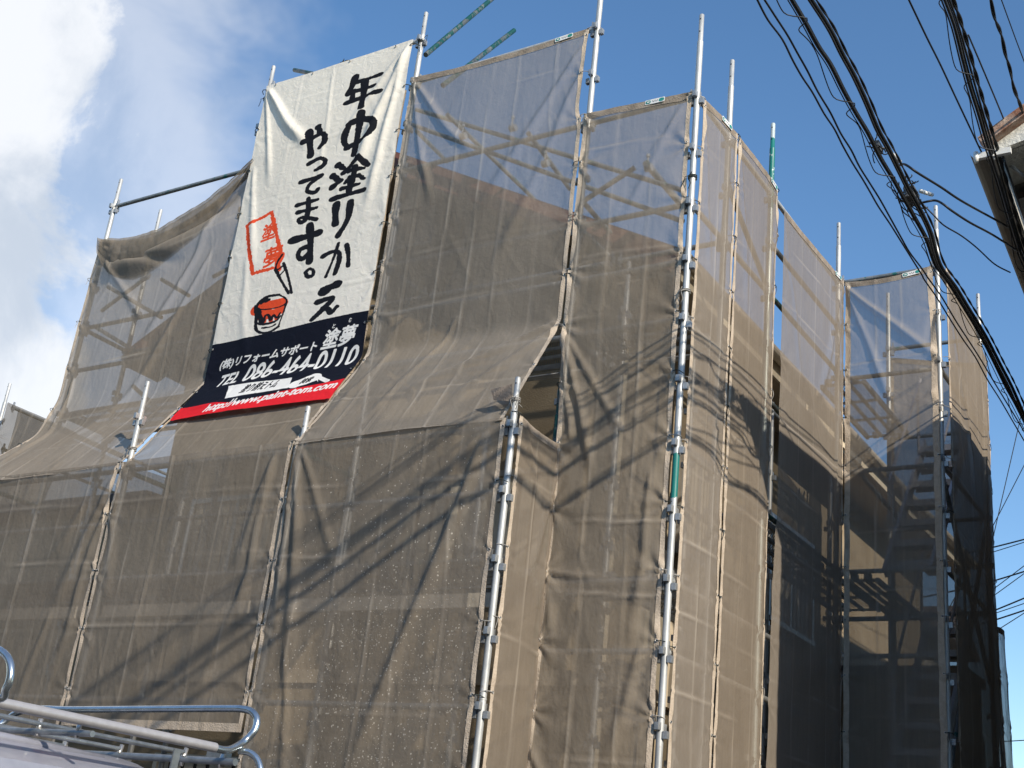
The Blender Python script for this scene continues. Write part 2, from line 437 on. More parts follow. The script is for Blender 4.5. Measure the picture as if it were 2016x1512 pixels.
def smooth_by_angle(o, deg=40):
    me = o.data
    me.polygons.foreach_set('use_smooth', [True] * len(me.polygons))
    try: me.set_sharp_from_angle(angle=math.radians(deg))
    except Exception: pass
    return o

# numpy value noise --------------------------------------------------------
_T = rng.random((256, 256))
def vnoise(x, y, seed=0):
    x = x + seed * 17.13; y = y + seed * 9.71
    xi = np.floor(x).astype(int); yi = np.floor(y).astype(int); fx = x - xi; fy = y - yi
    fx = fx * fx * (3 - 2 * fx); fy = fy * fy * (3 - 2 * fy)
    g = lambda i, j: _T[i % 256, j % 256]
    return (g(xi, yi) * (1 - fx) * (1 - fy) + g(xi + 1, yi) * fx * (1 - fy) + g(xi, yi + 1) * (1 - fx) * fy + g(xi + 1, yi + 1) * fx * fy) * 2 - 1
def fbm(x, y, seed=0, octv=4):
    a = 0; k = 1.0
    for i in range(octv):
        a = a + vnoise(x * 2 ** i, y * 2 ** i, seed + i * 3) * k; k *= .5
    return a

# ================================================================ SETTING
gr = link('ground', mk_mesh('ground', [(-400, -400, 0), (400, -400, 0), (400, 400, 0), (-400, 400, 0)], [(0, 1, 2, 3)], M_ASPHALT)); gr['kind'] = 'structure'
k = MB(); k.box((-30, 6.1, .004), (-2.3, 6.35, .13)); k.box((-2.55, 6.35, .004), (-2.3, 30, .13)); kb = k.build('kerb', M_PLASTER); kb['kind'] = 'structure'

# ================================================================ THE HOUSE (gable towards the viewer, behind the sheets)
YV, YW = 8.2, 8.68           # verge plane, front wall plane
XE_R, XE_L, XR = -4.08, -10.60, -7.30
XWR, XWL = -4.62, -10.15
YB = 17.5
ZE, ZR = 6.40, 8.12
house = thing('house', 'ochre two-storey house with a low gable roof, wrapped in scaffolding and mesh sheets', 'house', (-7.3, YW, 0))
HO = np.array([-7.3, YW, 0])
def hpart(mb, name, mat, parent=None):
    vs = [(a - HO[0], b - HO[1], c - HO[2]) for a, b, c in mb.v]
    return link(name, mk_mesh(name, vs, mb.f, mat, False, mb.m), parent or house)
def zroof(x): return ZE + (ZR - ZE) * ((XE_R - x) / (XE_R - XR) if x > XR else (x - XE_L) / (XR - XE_L))
w = MB()
zl, zr_ = zroof(XWL) - .12, zroof(XWR) - .12
w.add([(XWL, YW, 0), (XWR, YW, 0), (XWR, YW, zr_), (XR, YW, ZR - .12), (XWL, YW, zl), (XWL, YB, 0), (XWR, YB, 0), (XWR, YB, zr_), (XR, YB, ZR - .12), (XWL, YB, zl)],
      [(0, 1, 2, 3, 4), (1, 6, 7, 2), (5, 0, 4, 9), (6, 5, 9, 8, 7)])
wall = hpart(w, 'wall', M_STUCCO)
rf = MB()
for sx, xe in ((1, XE_R), (-1, XE_L)):
    a = (xe, YV, ZE); b = (XR, YV, ZR)
    nrm = np.cross(np.array(b) - np.array(a), (0, 1, 0)); nrm /= np.linalg.norm(nrm)
    if nrm[2] < 0: nrm = -nrm
    v = [np.array(a), np.array(b), np.array((XR, YB + .5, ZR)), np.array((xe, YB + .5, ZE))]
    v2 = [p + nrm * .07 for p in v]
    rf.add(v + v2, [(0, 1, 2, 3), (7, 6, 5, 4), (0, 4, 5, 1), (1, 5, 6, 2), (2, 6, 7, 3), (3, 7, 4, 0)])
roof = hpart(rf, 'roof', M_ROOF)
for sx, xe in ((1, XE_R), (-1, XE_L)):       # verge boards
    f = MB(); f.beam((xe, YV - .022, ZE - .045), (XR, YV - .022, ZR - .045), .03, .21)
    hpart(f, 'verge_board', M_FASCIA)
    f = MB(); f.beam((xe, YV + .24, ZE - .10), (XR, YV + .24, ZR - .10), .46, .02); hpart(f, 'soffit', M_SOFFIT)
f = MB(); f.box((XE_R - .56, YV + .02, ZE - .15), (XE_R - .03, YB + .4, ZE - .13)); hpart(f, 'soffit', M_SOFFIT)
f = MB(); f.box((XE_R - .03, YV + .0, ZE - .17), (XE_R - .005, YB + .5, ZE + .03)); hpart(f, 'fascia', M_STUCCO_PALE)
g = MB()
prof = [(math.cos(a) * .06, math.sin(a) * .06) for a in np.linspace(math.pi, 2 * math.pi, 9)] + [(.055, 0), (.05, -.012)]
n = len(prof); ys = (YV - .02, YB + .5)
g.add([(XE_R + .062 + p[0], y, ZE - .0 + p[1]) for y in ys for p in prof], [(i, i + 1, n + i + 1, n + i) for i in range(n - 1)])
hpart(g, 'gutter', M_GUTTER)
g = MB(); g.tube([(-4.73, YW - .06, .1), (-4.73, YW - .06, 6.1), (-4.40, YW - .25, 6.28), (-4.05, YW - .25, 6.34)], .038, 10); hpart(g, 'downpipe', M_STUCCO_PALE)
def window(x0, x1, z0, z1, yy=YW, side=False, n=2):
    m_ = MB(); fw = .05
    def bx(mb, a0, a1, b0, b1, d0, d1):
        if side: mb.box((XWR + d0, a0, b0), (XWR + d1, a1, b1))
        else: mb.box((a0, yy - d1, b0), (a1, yy - d0, b1))
    bx(m_, x0, x1, z1 - fw, z1, .002, .07); bx(m_, x0, x1, z0, z0 + fw, .002, .09)
    bx(m_, x0, x0 + fw, z0 + fw, z1 - fw, .002, .07); bx(m_, x1 - fw, x1, z0 + fw, z1 - fw, .002, .07)
    for i in range(1, n):
        xm = x0 + (x1 - x0) * i / n; bx(m_, xm - .022, xm + .022, z0 + fw, z1 - fw, .002, .06)
    wd = hpart(m_, 'window', M_FRAME)
    for i in range(n):
        p = MB(); a0 = x0 + (x1 - x0) * i / n + .03; a1 = x0 + (x1 - x0) * (i + 1) / n - .03
        bx(p, a0, a1, z0 + fw, z1 - fw, .018, .024)
        q = hpart(p, 'pane', M_GLASS, wd)
    c = MB()
    for j in range(10):
        a0 = x0 + fw + (x1 - x0 - 2 * fw) * j / 10
        bx(c, a0 + .01, a0 + (x1 - x0) / 10 * .7, z0 + fw, z1 - fw, .026, .034)
    hpart(c, 'curtain', M_CURTAIN, wd)
window(-6.9, -5.3, 3.75, 4.85); window(-9.6, -8.3, 3.75, 4.85); window(-9.4, -7.7, .5, 2.35); window(-6.4, -5.2, 1.0, 2.2)
window(9.5, 10.3, 4.3, 5.3, side=True); window(11.6, 12.9, 4.2, 5.3, side=True); window(11.0, 12.6, 1.1, 2.2, side=True)
p = MB(); p.box((XWR + .002, 8.95, 3.0), (XWR + .08, 9.38, 4.25)); hpart(p, 'wall_panel', M_STUCCO_PALE)  # pale flat panel on the right wall
p = MB(); p.box((XWR + .002, 9.42, 3.0), (XWR + .07, 9.9, 4.15)); hpart(p, 'wall_panel', M_SOFFIT)
p = MB()
for j in range(7): p.box((-7.6, YW - .03, 7.35 + j * .06), (-7.0, YW - .002, 7.385 + j * .06))
hpart(p, 'gable_vent', M_FRAME)
p = MB(); p.box((XWL - .02, YW - .035, 3.02), (XWR + .03, YW - .002, 3.14)); p.box((XWR + .002, YW - .0, 3.02), (XWR + .033, YB, 3.14)); hpart(p, 'belt_course', M_SOFFIT)

w = MB(); w.box((-4.615, 12.95, 0), (-3.02, 13.6, 3.9)); w.box((-4.60, 13.6, 0), (-3.75, 17.0, 3.85)); hpart(w, 'rear_backdrop', M_STUCCO)  # added dark backdrop, keeps sky from showing behind the stair tower
w = MB(); w.box((-4.61, 12.8, 3.905), (-2.98, 13.65, 3.99)); hpart(w, 'backdrop_roof', M_ROOF)
w = MB(); w.box((-15.5, YW + .02, 0), (XWL - .003, 15.0, 4.90)); hpart(w, 'side_wing', M_STUCCO)
w = MB(); w.add([(-15.9, YW - .2, 4.85), (XWL - .01, YW - .2, 4.85), (XWL - .01, 15.4, 5.3), (-15.9, 15.4, 5.3), (-15.9, YW - .2, 4.95), (XWL - .01, YW - .2, 4.95), (XWL - .01, 15.4, 5.4), (-15.9, 15.4, 5.4)],
      [(0, 1, 2, 3), (7, 6, 5, 4), (0, 4, 5, 1), (1, 5, 6, 2), (2, 6, 7, 3), (3, 7, 4, 0)]); hpart(w, 'wing_roof', M_ROOF)
def plain_house(x0, y0, x1, y1, h, rise, label, axis='x'):
    o = thing('plain_house', label, 'house', ((x0 + x1) / 2, (y0 + y1) / 2, 0), 'houses round the lane')
    O = np.array([(x0 + x1) / 2, (y0 + y1) / 2, 0]); a, b_ = (x1 - x0) / 2, (y1 - y0) / 2
    q = MB(); q.box((-a, -b_, 0), (a, b_, h)); link('wall', mk_mesh('wall', q.v, q.f, M_NWALL), o)
    q = MB(); e = .4
    if axis == 'x': q.add([(-a - e, -b_ - e, h), (a + e, -b_ - e, h), (a + e, b_ + e, h), (-a - e, b_ + e, h), (-a - e, 0, h + rise), (a + e, 0, h + rise)], [(0, 1, 5, 4), (2, 3, 4, 5), (1, 2, 5), (3, 0, 4), (3, 2, 1, 0)])
    else: q.add([(-a - e, -b_ - e, h), (a + e, -b_ - e, h), (a + e, b_ + e, h), (-a - e, b_ + e, h), (0, -b_ - e, h + rise), (0, b_ + e, h + rise)], [(1, 2, 5, 4), (3, 0, 4, 5), (0, 1, 4), (2, 3, 5), (3, 2, 1, 0)])
    link('roof', mk_mesh('roof', q.v, q.f, M_ROOF), o)
    for yy_, s_ in ((-b_, -1), (b_, 1)):
        for i in range(int(2 * a / 3)):
            xx_ = -a + 1 + i * 3
            for zz in (1.0, 3.7):
                if zz + 1.1 > h: continue
                q = MB(); q.box((xx_, yy_ - .04, zz), (xx_ + 1.5, yy_ + .04, zz + 1.1)); wd = link('window', mk_mesh('window', q.v, q.f, M_FRAME), o)
                q = MB(); q.box((xx_ + .06, yy_ - .05, zz + .06), (xx_ + 1.44, yy_ + .05, zz + 1.04)); link('pane', mk_mesh('pane', q.v, q.f, M_GLASS), wd)
    return o
plain_house(-11.6, 18.6, -5.0, 20.4, 5.6, .6, 'dark plain house far behind the stair tower, closing the lane')
plain_house(-26, -15, -12, -6, 5.6, 1.8, 'unseen plain two-storey house across the street, left one, added to block sky light')  # added out of view to block sky light from the front sheets
plain_house(-10.5, -15, 0.5, -6.5, 5.8, 1.8, 'unseen plain two-storey house across the street, behind the viewer, added to block sky light')  # unseen too, put in to cut the sky light coming from behind
plain_house(5.6, -14, 13, 5.5, 4.9, 1.3, 'unseen plain house on the right of the viewer across the lane, added to block sky light', 'y')  # unseen, added to lower the ambient light in the lane

# ================================================================ SCAFFOLD TUBES
YU, YI, YP = 7.36, 7.98, 6.72
XU = [-10.30, -8.32, -6.42, -4.53, -3.58]
XO, XS = -3.58, -2.64
NODE0, STEP = 7.27, 0.4725
def bracket_mesh():
    b_ = MB()
    r0, r1 = .0255, .056
    for k_, (dx, dy) in enumerate(((1, 0), (0, 1), (-1, 0), (0, -1))):
        dz = 0.0 if k_ % 2 else -.050
        hw = .0165; t = .005; zt, zb = dz + .030, dz - .030
        sx, sy = -dy, dx
        for s_ in (-1, 1):                     # two cheeks
            c0 = (dx * r0 + sx * hw * s_, dy * r0 + sy * hw * s_); c1 = (dx * r1 + sx * hw * .8 * s_, dy * r1 + sy * hw * .8 * s_)
            b_.beam((c0[0], c0[1], dz), (c1[0], c1[1], dz), t, .046)
        e0 = (dx * r1 - sx * hw * .85, dy * r1 - sy * hw * .85); e1 = (dx * r1 + sx * hw * .85, dy * r1 + sy * hw * .85)
        b_.beam((e0[0], e0[1], dz), (e1[0], e1[1], dz), t, .046)
    me = mk_mesh('wedge_bracket', b_.v, b_.f, M_BRKT)
    return me
BRKT = bracket_mesh()
def pole_mesh(length, spigot=True, mat=M_GALV, joints=()):
    b_ = MB(); R = .0243
    sp = .26 if spigot else 0
    b_.tube([(0, 0, 0), (0, 0, length - sp)], R, 14)
    if spigot:
        b_.tube([(0, 0, length - sp - .002), (0, 0, length - sp + .004), (0, 0, length - .006), (0, 0, length)], [.0243, .0200, .0200, .0170], 14)
    for j in joints: b_.tube([(0, 0, j - .004), (0, 0, j + .004)], R + .0022, 14)
    me = mk_mesh('tube', b_.v, b_.f, mat, True)
    try: me.set_sharp_from_angle(angle=math.radians(45))
    except Exception: pass
    return me
def holes_mesh(length):
    b_ = MB()
    for z in (length - .05, length - .17):
        b_.tube([(0, -.0212, z), (0, -.0190, z)], .006, 8)  # black plugs stand for the dark inside the holes
    return mk_mesh('pin_hole', b_.v, b_.f, M_BLACK)
POLES = {}
def pole(key, x, y, top, label, mat=M_GALV, base=0.0, lean=(0, 0), nodes=True, group='upright scaffold poles'):
    o = thing('scaffold_pole', label, 'scaffold pole', (x, y, base), group)
    L = top - base
    link('tube', pole_mesh(L, True, mat, [L - .30 - 1.9 * i for i in range(1, 5) if L - .30 - 1.9 * i > 0]), o)
    link('pin_hole', holes_mesh(L), o)
    if nodes:
        i = 0
        off = top - .30
        kk = int((off - NODE0) // STEP)
        for q in range(kk, -16, -1):
            z = NODE0 + STEP * q - base
            if z < .3: break
            c = link('wedge_bracket', BRKT, o); c.location = (0, 0, z)
            c.rotation_euler = (0, 0, random.uniform(-.03, .03))
    if base == 0:
        j = MB(); j.box((-.07, -.07, .004), (.07, .07, .012)); j.tube([(0, 0, .01), (0, 0, .12)], .017, 8)
        link('jack_base', mk_mesh('jack_base', j.v, j.f, M_BRKT), o)
    if lean != (0, 0): o.rotation_euler = (lean[1], lean[0], 0)
    POLES[key] = o
    return o
pole('U0', XU[0], YU, 8.09, 'silver scaffold pole at the left corner of the left mesh sheet, against cloud')
pole('U1', XU[1], YU, 8.96, 'silver scaffold pole standing at the top left corner of the white banner')
pole('U2', XU[2], YU, 9.00, 'silver scaffold pole standing at the top right corner of the white banner')
pole('U3', XU[3], YU, 8.98, 'tall silver pole cut off by the top photo edge, right of the sagging sheet')
pole('C1', XO, YU, 8.04, 'tall silver corner pole with a teal patch, running full height down the front corner', M_GALV_C1)
pole('C2', XO, 7.98, 8.03, 'silver pole top just right of and behind the tall corner pole')
pole('C3', XO, 8.91, 7.99, 'pole with green teal paint on its upper part, on the right side', M_GALV_C3)
pole('C4', XO, 10.70, 7.94, 'silver pole in the inner corner left of the stair tower sheet')
pole('C5', XS, 10.70, 7.93, 'silver pole with rusty tip at the stair tower front corner, behind cables')
pole('C6', XS, 12.36, 7.78, 'silver pole furthest right, seen against sky right of the cables')
pole('C7', XO, 12.36, 7.95, 'silver pole seen through the stair tower mesh, inner back corner')
pole('P1', -8.34, YP, 5.24, 'left one of the lower front poles, its top in front of the left mesh')
pole('P2', -6.42, YP, 4.79, 'short pole top below the lower right corner of the banner')
pole('P3', -4.51, YP, 4.79, 'silver pole standing free in front of the sheets, left of the triangular opening', mat=M_GALV)
pole('P0', -10.25, YP, 4.60, 'lower front pole beyond the left edge of the van rack, behind mesh')
# inner row along the wall
for i, (x, top) in enumerate(((-10.34, 8.06), (-8.6, 6.8), (-6.93, 7.4), (-5.6, 5.35), (-4.40, 6.3))):
    pole('I%d' % i, x, YI, top, ['slim pole top poking over the slumped left mesh', 'inner row pole hidden behind the white banner', 'inner row pole seen through the mesh right of the banner',
         'inner row pole seen through the middle of the big mesh', 'inner row pole seen through the narrow mesh left of the corner pole'][i], M_GALV if i != 1 else M_DULL, group='inner row of scaffold poles')
for i, (y, top) in enumerate(((8.9, 6.1), (10.7, 6.1), (12.4, 6.1))):
    pole('J%d' % i, -4.22, y, top, ['nearest inner pole against the right wall of the house', 'middle inner pole against the right wall of the house', 'far inner pole beside the stair tower'][i], M_GALV, group='inner row of scaffold poles')
pole('T1', -4.515, 7.30, 4.98, 'teal painted pole showing at the right of the triangular opening', M_TEAL, nodes=False)

RAILN = 0
def rail(a, b, label, mat=M_GALV, r=.0213, group='horizontal scaffold tubes', wedge=True, name='scaffold_rail', cat='scaffold tube', ends=0.03):
    a = np.array(a, float); b = np.array(b, float); d = b - a; L = np.linalg.norm(d); d /= L
    o_ = a
    mb = MB()
    mb.tube([a + d * ends, b - d * ends], r, 12)
    ob = mb.build(name, mat, smooth=True, origin=a)
    smooth_by_angle(ob)
    tag(ob, label, cat, group)
    if wedge:
        for p, s_ in ((a, 1), (b, -1)):
            h = MB(); q = p + d * s_ * ends
            h.beam(p + d * s_ * .03 - a, q + d * s_ * .035 - a, .030, .066)
            h.beam(p + d * s_ * .048 + np.array([0, 0, .075]) - a, p + d * s_ * .048 - np.array([0, 0, .06]) - a, .012, .024)
            h.build('wedge_head', M_BRKT, ob)
    return ob
BAY = ['behind the left mesh sheet', 'behind the white banner', 'behind the wide mesh right of the banner', 'behind the narrow mesh by the corner pole']
def lvl(z):
    return {7: 'near the sheet tops', 6: 'at upper guard height', 5: 'at deck height', 4: 'at mid height', 3: 'above the lower deck', 2: 'low down', 1: 'lowest'}[int(z)]
for zi, z in enumerate((7.27, 6.325, 5.85, 5.38, 3.49, 3.02)):
    wd = ('topmost', 'second from top', 'third from top', 'fourth from top', 'fifth from top', 'lowest')[zi]
    for bi in range(4):
        if zi >= 4 and bi < 3: continue
        if zi == 0 and bi == 0: continue
        rail((XU[bi], YU, z), (XU[bi + 1], YU, z), 'outer ledger tube, %s, %s' % (wd, BAY[bi]), M_GALV if (bi + zi) % 3 else M_DULL)
        if zi in (1, 3): rail((XU[bi], YI, z), (XU[bi + 1], YI, z), 'inner row ledger tube near the wall, %s, %s' % ('upper' if zi == 1 else 'lower', BAY[bi]), M_GALV)
rail((XU[0], YU, 7.75), (XU[1], YU, 7.75), 'dark grey bare tube above the slumped left mesh, against cloud', M_DULL)
rail((XU[1], YU, 8.69), (XU[2], YU, 8.69), 'tube along which the banner top is hung', M_GALV)
rail((XU[2], YU, 8.215), (XU[3], YU, 8.215), 'tube along the sagging top of the wide mesh', M_GALV)
for x, w_ in ((XU[0], 'left end'), (XU[1], 'banner left'), (XU[2], 'banner right'), (XU[3], 'opening')):
    for z, q in ((6.32, 'upper'), (5.38, 'lower')):
        rail((x, YU, z), (x, YI, z), '%s short cross tube between pole rows, %s bay line' % (q, w_), M_DULL)
# diagonal bare tubes sticking up behind the banner and above
A = aty(838, 108, 7.45); B = aty(992, -22, 8.6); rail(A, B, 'green teal tube slanting up out of the picture from the banner corner pole', M_TEAL, .0243, 'loose bracing tubes', False, 'bracing_tube', 'scaffold tube', 0)
A = aty(872, 168, 7.5); B = aty(1012, 60, 8.6); rail(A, B, 'grey tube with teal tip slanting up from the sagging mesh top', M_TEAL, .0243, 'loose bracing tubes', False, 'bracing_tube', 'scaffold tube', 0)
A = aty(580, 138, 8.3); B = aty(720, 166, 7.6); rail(A, B, 'short teal tube end poking out left behind the banner top', M_TEAL, .0243, 'loose bracing tubes', False, 'bracing_tube', 'scaffold tube', 0)
# rails over the roof, seen through the mesh against the sky
def rail_px(p, q, ya, yb, label, mat=M_DULL, r=.0213):
    return rail(aty(*p, ya), aty(*q, yb), label, mat, r, 'guard rails over the roof', False, 'guard_rail', 'scaffold tube', 0)
rail_px((820, 216), (1348, 376), 8.0, 8.0, 'upper sloping guard rail following the right roof slope')
rail_px((812, 246), (1345, 436), 8.0, 8.0, 'lower sloping guard rail following the right roof slope')
rail_px((880, 225), (1060, 400), 7.8, 9.2, 'tube running back over the roof behind the wide mesh')
rail_px((1040, 262), (1122, 372), 7.8, 8.8, 'second tube running back over the roof, left of the seam')
rail_px((1272, 322), (1342, 404), 7.9, 8.9, 'tube running back over the roof behind the narrow mesh', r=.03)
rail_px((820, 258), (880, 318), 7.9, 9.0, 'short tube behind the top left of the wide mesh')
rail_px((540, 480), (420, 545), 7.9, 7.9, 'guard rail on the left roof slope beside the banner')
rail_px((1150, 395), (1250, 330), 7.7, 7.7, 'thin diagonal tube behind the narrow mesh')
rail_px((1150, 400), (1205, 462), 7.7, 8.2, 'lower thin diagonal behind the narrow mesh')
# cross braces behind left mesh
rail_px((213, 565), (318, 625), 7.9, 7.9, 'short brace arm behind the left mesh, upper')
rail_px((200, 612), (290, 545), 7.9, 7.9, 'short brace arm behind the left mesh crossing the other')
rail_px((190, 645), (260, 688), 7.9, 7.9, 'lower brace arm behind the left mesh')
rail_px((318, 550), (372, 582), 7.9, 7.9, 'brace arm near the banner behind the left mesh')
rail_px((262, 760), (305, 800), 7.9, 7.9, 'lowest brace arm behind the left mesh')
rail_px((120, 815), (280, 870), 7.4, 7.4, 'tube behind the bottom of the left mesh')
rail_px((115, 845), (245, 900), 7.3, 7.3, 'second tube behind the bottom of the left mesh')
rail_px((440, 580), (270, 705), 7.95, 7.95, 'long diagonal tube behind the left mesh')
# coupler clamps on those roof rails
def clamp(p, label, s=1.0):
    o = thing('swivel_clamp', label, 'clamp', p, 'swivel clamps on the roof rails')
    b_ = MB(); b_.tube([(-.03, 0, 0), (.03, 0, 0)], .034 * s, 10); link('clamp_body', mk_mesh('clamp_body', b_.v, b_.f, M_BRKT), o)
    b_ = MB(); b_.tube([(0, -.02, .03), (0, -.02, .12)], .008, 6); b_.tube([(0, -.02, .09), (0, -.02, .115)], .016, 6); link('bolt', mk_mesh('bolt', b_.v, b_.f, M_BRKT), o)
for px, lb in (((1010, 252), 'clamp on the upper roof rail behind the wide mesh'), ((912, 268), 'clamp on the lower roof rail, leftmost'), ((1074, 322), 'clamp on the lower roof rail near the seam'), ((1277, 330), 'clamp behind the narrow mesh')):
    clamp(aty(*px, 7.95), lb)

# lower front tier rails
XP = [-10.25, -8.34, -6.42, -4.51]
PB = ['far left bay of the lower front tier', 'second bay of the lower front tier', 'third bay of the lower front tier']
for bi in range(3):
    for zi, z in enumerate((4.43, 3.96, 3.49, 2.54)):
        rail((XP[bi], YP, z), (XP[bi + 1], YP, z), '%s tube behind the mesh in the %s' % (('top', 'second', 'third', 'lowest')[zi], PB[bi]), M_GALV if (bi + zi) % 2 else M_DULL)
for x, w_ in zip(XP, ('far left', 'left', 'middle', 'free standing')):
    rail((x, YP, 4.42), (x, YU, 4.42), 'short cross tube behind the %s lower front pole' % w_, M_TEAL)
# right side rails
for zi, z in enumerate((7.27, 6.325, 5.38, 4.43, 3.49, 3.02)):
    wd = ('topmost', 'second', 'third', 'fourth', 'fifth', 'lowest')[zi]
    for (y0, y1, w_) in ((YU, 7.98, 'first narrow bay'), (7.98, 8.91, 'second bay'), (8.91, 10.70, 'wide third bay')):
        if zi == 0 and y1 != 10.70: pass
        rail((XO, y0, z), (XO, y1, z), '%s tube on the right side scaffold, %s after the corner' % (wd, w_), M_TEAL if (zi in (1, 2, 3) and y1 > 9) else M_GALV)
rail((XO, 8.91, 6.8), (XO, 10.7, 6.8), 'extra guard rail across the slot in the wide third bay', M_DULL)
rail((XO, 8.0, 6.85), (XO, 8.91, 6.35), 'slanting brace in the second bay of the right side', M_DULL)
rail((-4.22, 8.91, 6.0), (-4.22, 12.4, 6.0), 'long inner tube under the eave', M_DULL)
# stair tower rails
for zi, z in enumerate((7.27, 6.25, 5.33, 4.40, 3.98, 3.66, 2.6)):
    wd = ('top', 'second', 'third', 'fourth', 'fifth', 'sixth', 'lowest')[zi]
    rail((XO, 10.7, z), (XS, 10.7, z), '%s front cross tube of the stair tower' % wd, M_GALV if zi % 2 else M_DULL)
    if z not in (3.98, 3.66):
        rail((XO, 12.36, z), (XS, 12.36, z), '%s back cross tube of the stair tower' % wd, M_DULL)
        rail((XS, 10.7, z), (XS, 12.36, z), '%s outer side tube of the stair tower' % wd, M_GALV)
rail((XS, 10.75, 5.2), (XS, 12.3, 3.7), 'diagonal brace on the outer side of the stair tower', M_DULL)
rail((XS, 12.3, 5.2), (XS, 10.75, 2.8), 'opposite diagonal brace on the outer side of the stair tower', M_DULL)
rail((-3.45, 12.3, 5.33), (-3.9, 10.9, 6.0), 'slanting tube inside the stair tower', M_DULL)

# ---- decks -------------------------------------------------------------
def deck(x0, x1, y0, y1, z, label, along='x', perf=True, group='scaffold deck boards'):
    o = thing('deck_board', label, 'deck board', (x0, y0, z), group)
    X, Y = x1 - x0, y1 - y0
    b_ = MB()
    if along == 'y':
        for a0 in (0, X - .03): b_.box((a0, 0, -.045), (a0 + .03, Y, 0))
        for a0 in (X * .36, X * .64): b_.box((a0 - .012, 0, -.035), (a0 + .012, Y, -.005))
        nb = int(Y / .45)
        for j in range(nb + 1): b_.box((.03, Y * j / nb - (.0 if j == 0 else .02), -.03), (X - .03, Y * j / nb + (.02 if j == 0 else 0), -.008))
    else:
        for a0 in (0, Y - .03): b_.box((0, a0, -.045), (X, a0 + .03, 0))
        for a0 in (Y * .36, Y * .64): b_.box((0, a0 - .012, -.035), (X, a0 + .012, -.005))
        nb = int(X / .45)
        for j in range(nb + 1): b_.box((X * j / nb - (.0 if j == 0 else .02), .03, -.03), (X * j / nb + (.02 if j == 0 else 0), Y - .03, -.008))
    link('deck_frame', mk_mesh('deck_frame', b_.v, b_.f, M_GALVDECK), o)
    s_ = mk_mesh('walking_mesh', [(.01, .01, .003), (X - .01, .01, .003), (X - .01, Y - .01, .003), (.01, Y - .01, .003)], [(0, 1, 2, 3)], M_PERF)
    link('walking_mesh', s_, o)
    h = MB()
    for a in (0, 1):
        for b2 in (0, 1):
            if along == 'y': h.box((.06 + (X - .18) * a, (-.05 if b2 == 0 else Y), -.02), (.12 + (X - .18) * a, (0 if b2 == 0 else Y + .05), .03))
            else: h.box(((-.05 if b2 == 0 else X), .06 + (Y - .18) * a, -.02), ((0 if b2 == 0 else X + .05), .12 + (Y - .18) * a, .03))
    link('hook', mk_mesh('hook', h.v, h.f, M_BRKT), o)
for bi in range(4):
    deck(XU[bi] + .07, XU[bi + 1] - .07, 7.42, 7.92, 5.44, 'upper front deck board ' + BAY[bi])
    deck(XU[bi] + .07, XU[bi + 1] - .07, 7.42, 7.92, 3.54, 'middle front deck board ' + BAY[bi])
for bi in range(3):
    deck(XP[bi] + .07, XP[bi + 1] - .07, 6.78, 7.28, 3.52, 'deck board behind the mesh in the ' + PB[bi])
for y0, y1, w_ in ((8.98, 10.62, 'nearer'), (10.78, 12.3, 'farther')):
    for z, q in ((4.46, 'upper'), (2.6, 'lower')):
        deck(-4.14, -3.66, y0, y1, z, '%s %s deck board along the right wall' % (q, w_), 'y')
deck(-3.80, -3.36, 10.85, 12.30, 6.29, 'perforated landing board high in the stair tower', 'y')
deck(-3.52, -3.22, 10.78, 12.30, 4.36, 'perforated landing board half way up the stair tower', 'y')
deck(-4.14, -3.66, 7.45, 8.85, 3.54, 'deck board just inside the front corner on the right side', 'y')
# pale toe board behind the lower mesh
for bi in range(3):
    b_ = MB(); b_.box((XP[bi] + .03, YP + .035, 3.19), (XP[bi + 1] - .03, YP + .06, 3.285))
    tag(b_.build('toe_board', M_WOODPL, origin=(XP[bi], YP, 3.2)), 'pale toe board in the ' + PB[bi], 'toe board', 'pale toe boards of the lower front tier')

# ---- stairs --------------------------------------------------------------
def stairs(y0, z0, y1, z1, nst, label, x0=-3.18, x1=-2.78):
    o = thing('scaffold_stair', label, 'stair', ((x0 + x1) / 2, y0, z0), 'stair flights in the stair tower')
    W2 = (x1 - x0) / 2
    for s_ in (-1, 1):
        b_ = MB(); b_.beam((s_ * W2, -.12, -.12), (s_ * W2, y1 - y0 + .12, z1 - z0 + .10), .03, .11); link('stringer', mk_mesh('stringer', b_.v, b_.f, M_ALU), o)
        b_ = MB(); b_.tube([(s_ * W2, 0, .75), (s_ * W2, y1 - y0, z1 - z0 + .75)], .015, 8)
        for t in (.1, .9): b_.tube([(s_ * W2, (y1 - y0) * t, (z1 - z0) * t), (s_ * W2, (y1 - y0) * t, (z1 - z0) * t + .75)], .013, 8)
        link('handrail', mk_mesh('handrail', b_.v, b_.f, M_ALU), o)
    b_ = MB(); b_.box((-W2 + .015, -.085, -.045), (W2 - .015, .085, -.01)); b_.box((-W2 + .015, -.085, -.07), (W2 - .015, -.075, -.045)); b_.box((-W2 + .015, .075, -.07), (W2 - .015, .085, -.045))
    tm = mk_mesh('tread', b_.v, b_.f, M_ALU)
    for i in range(nst):
        t = i / (nst - 1); c = link('tread', tm, o); c.location = (0, (y1 - y0) * t, (z1 - z0) * t)
stairs(10.95, 4.54, 12.1, 6.02, 7, 'upper aluminium stair flight behind the stair tower mesh')
stairs(10.95, 2.72, 12.1, 4.2, 7, 'lower stair flight deep in the shaded stair tower mesh')

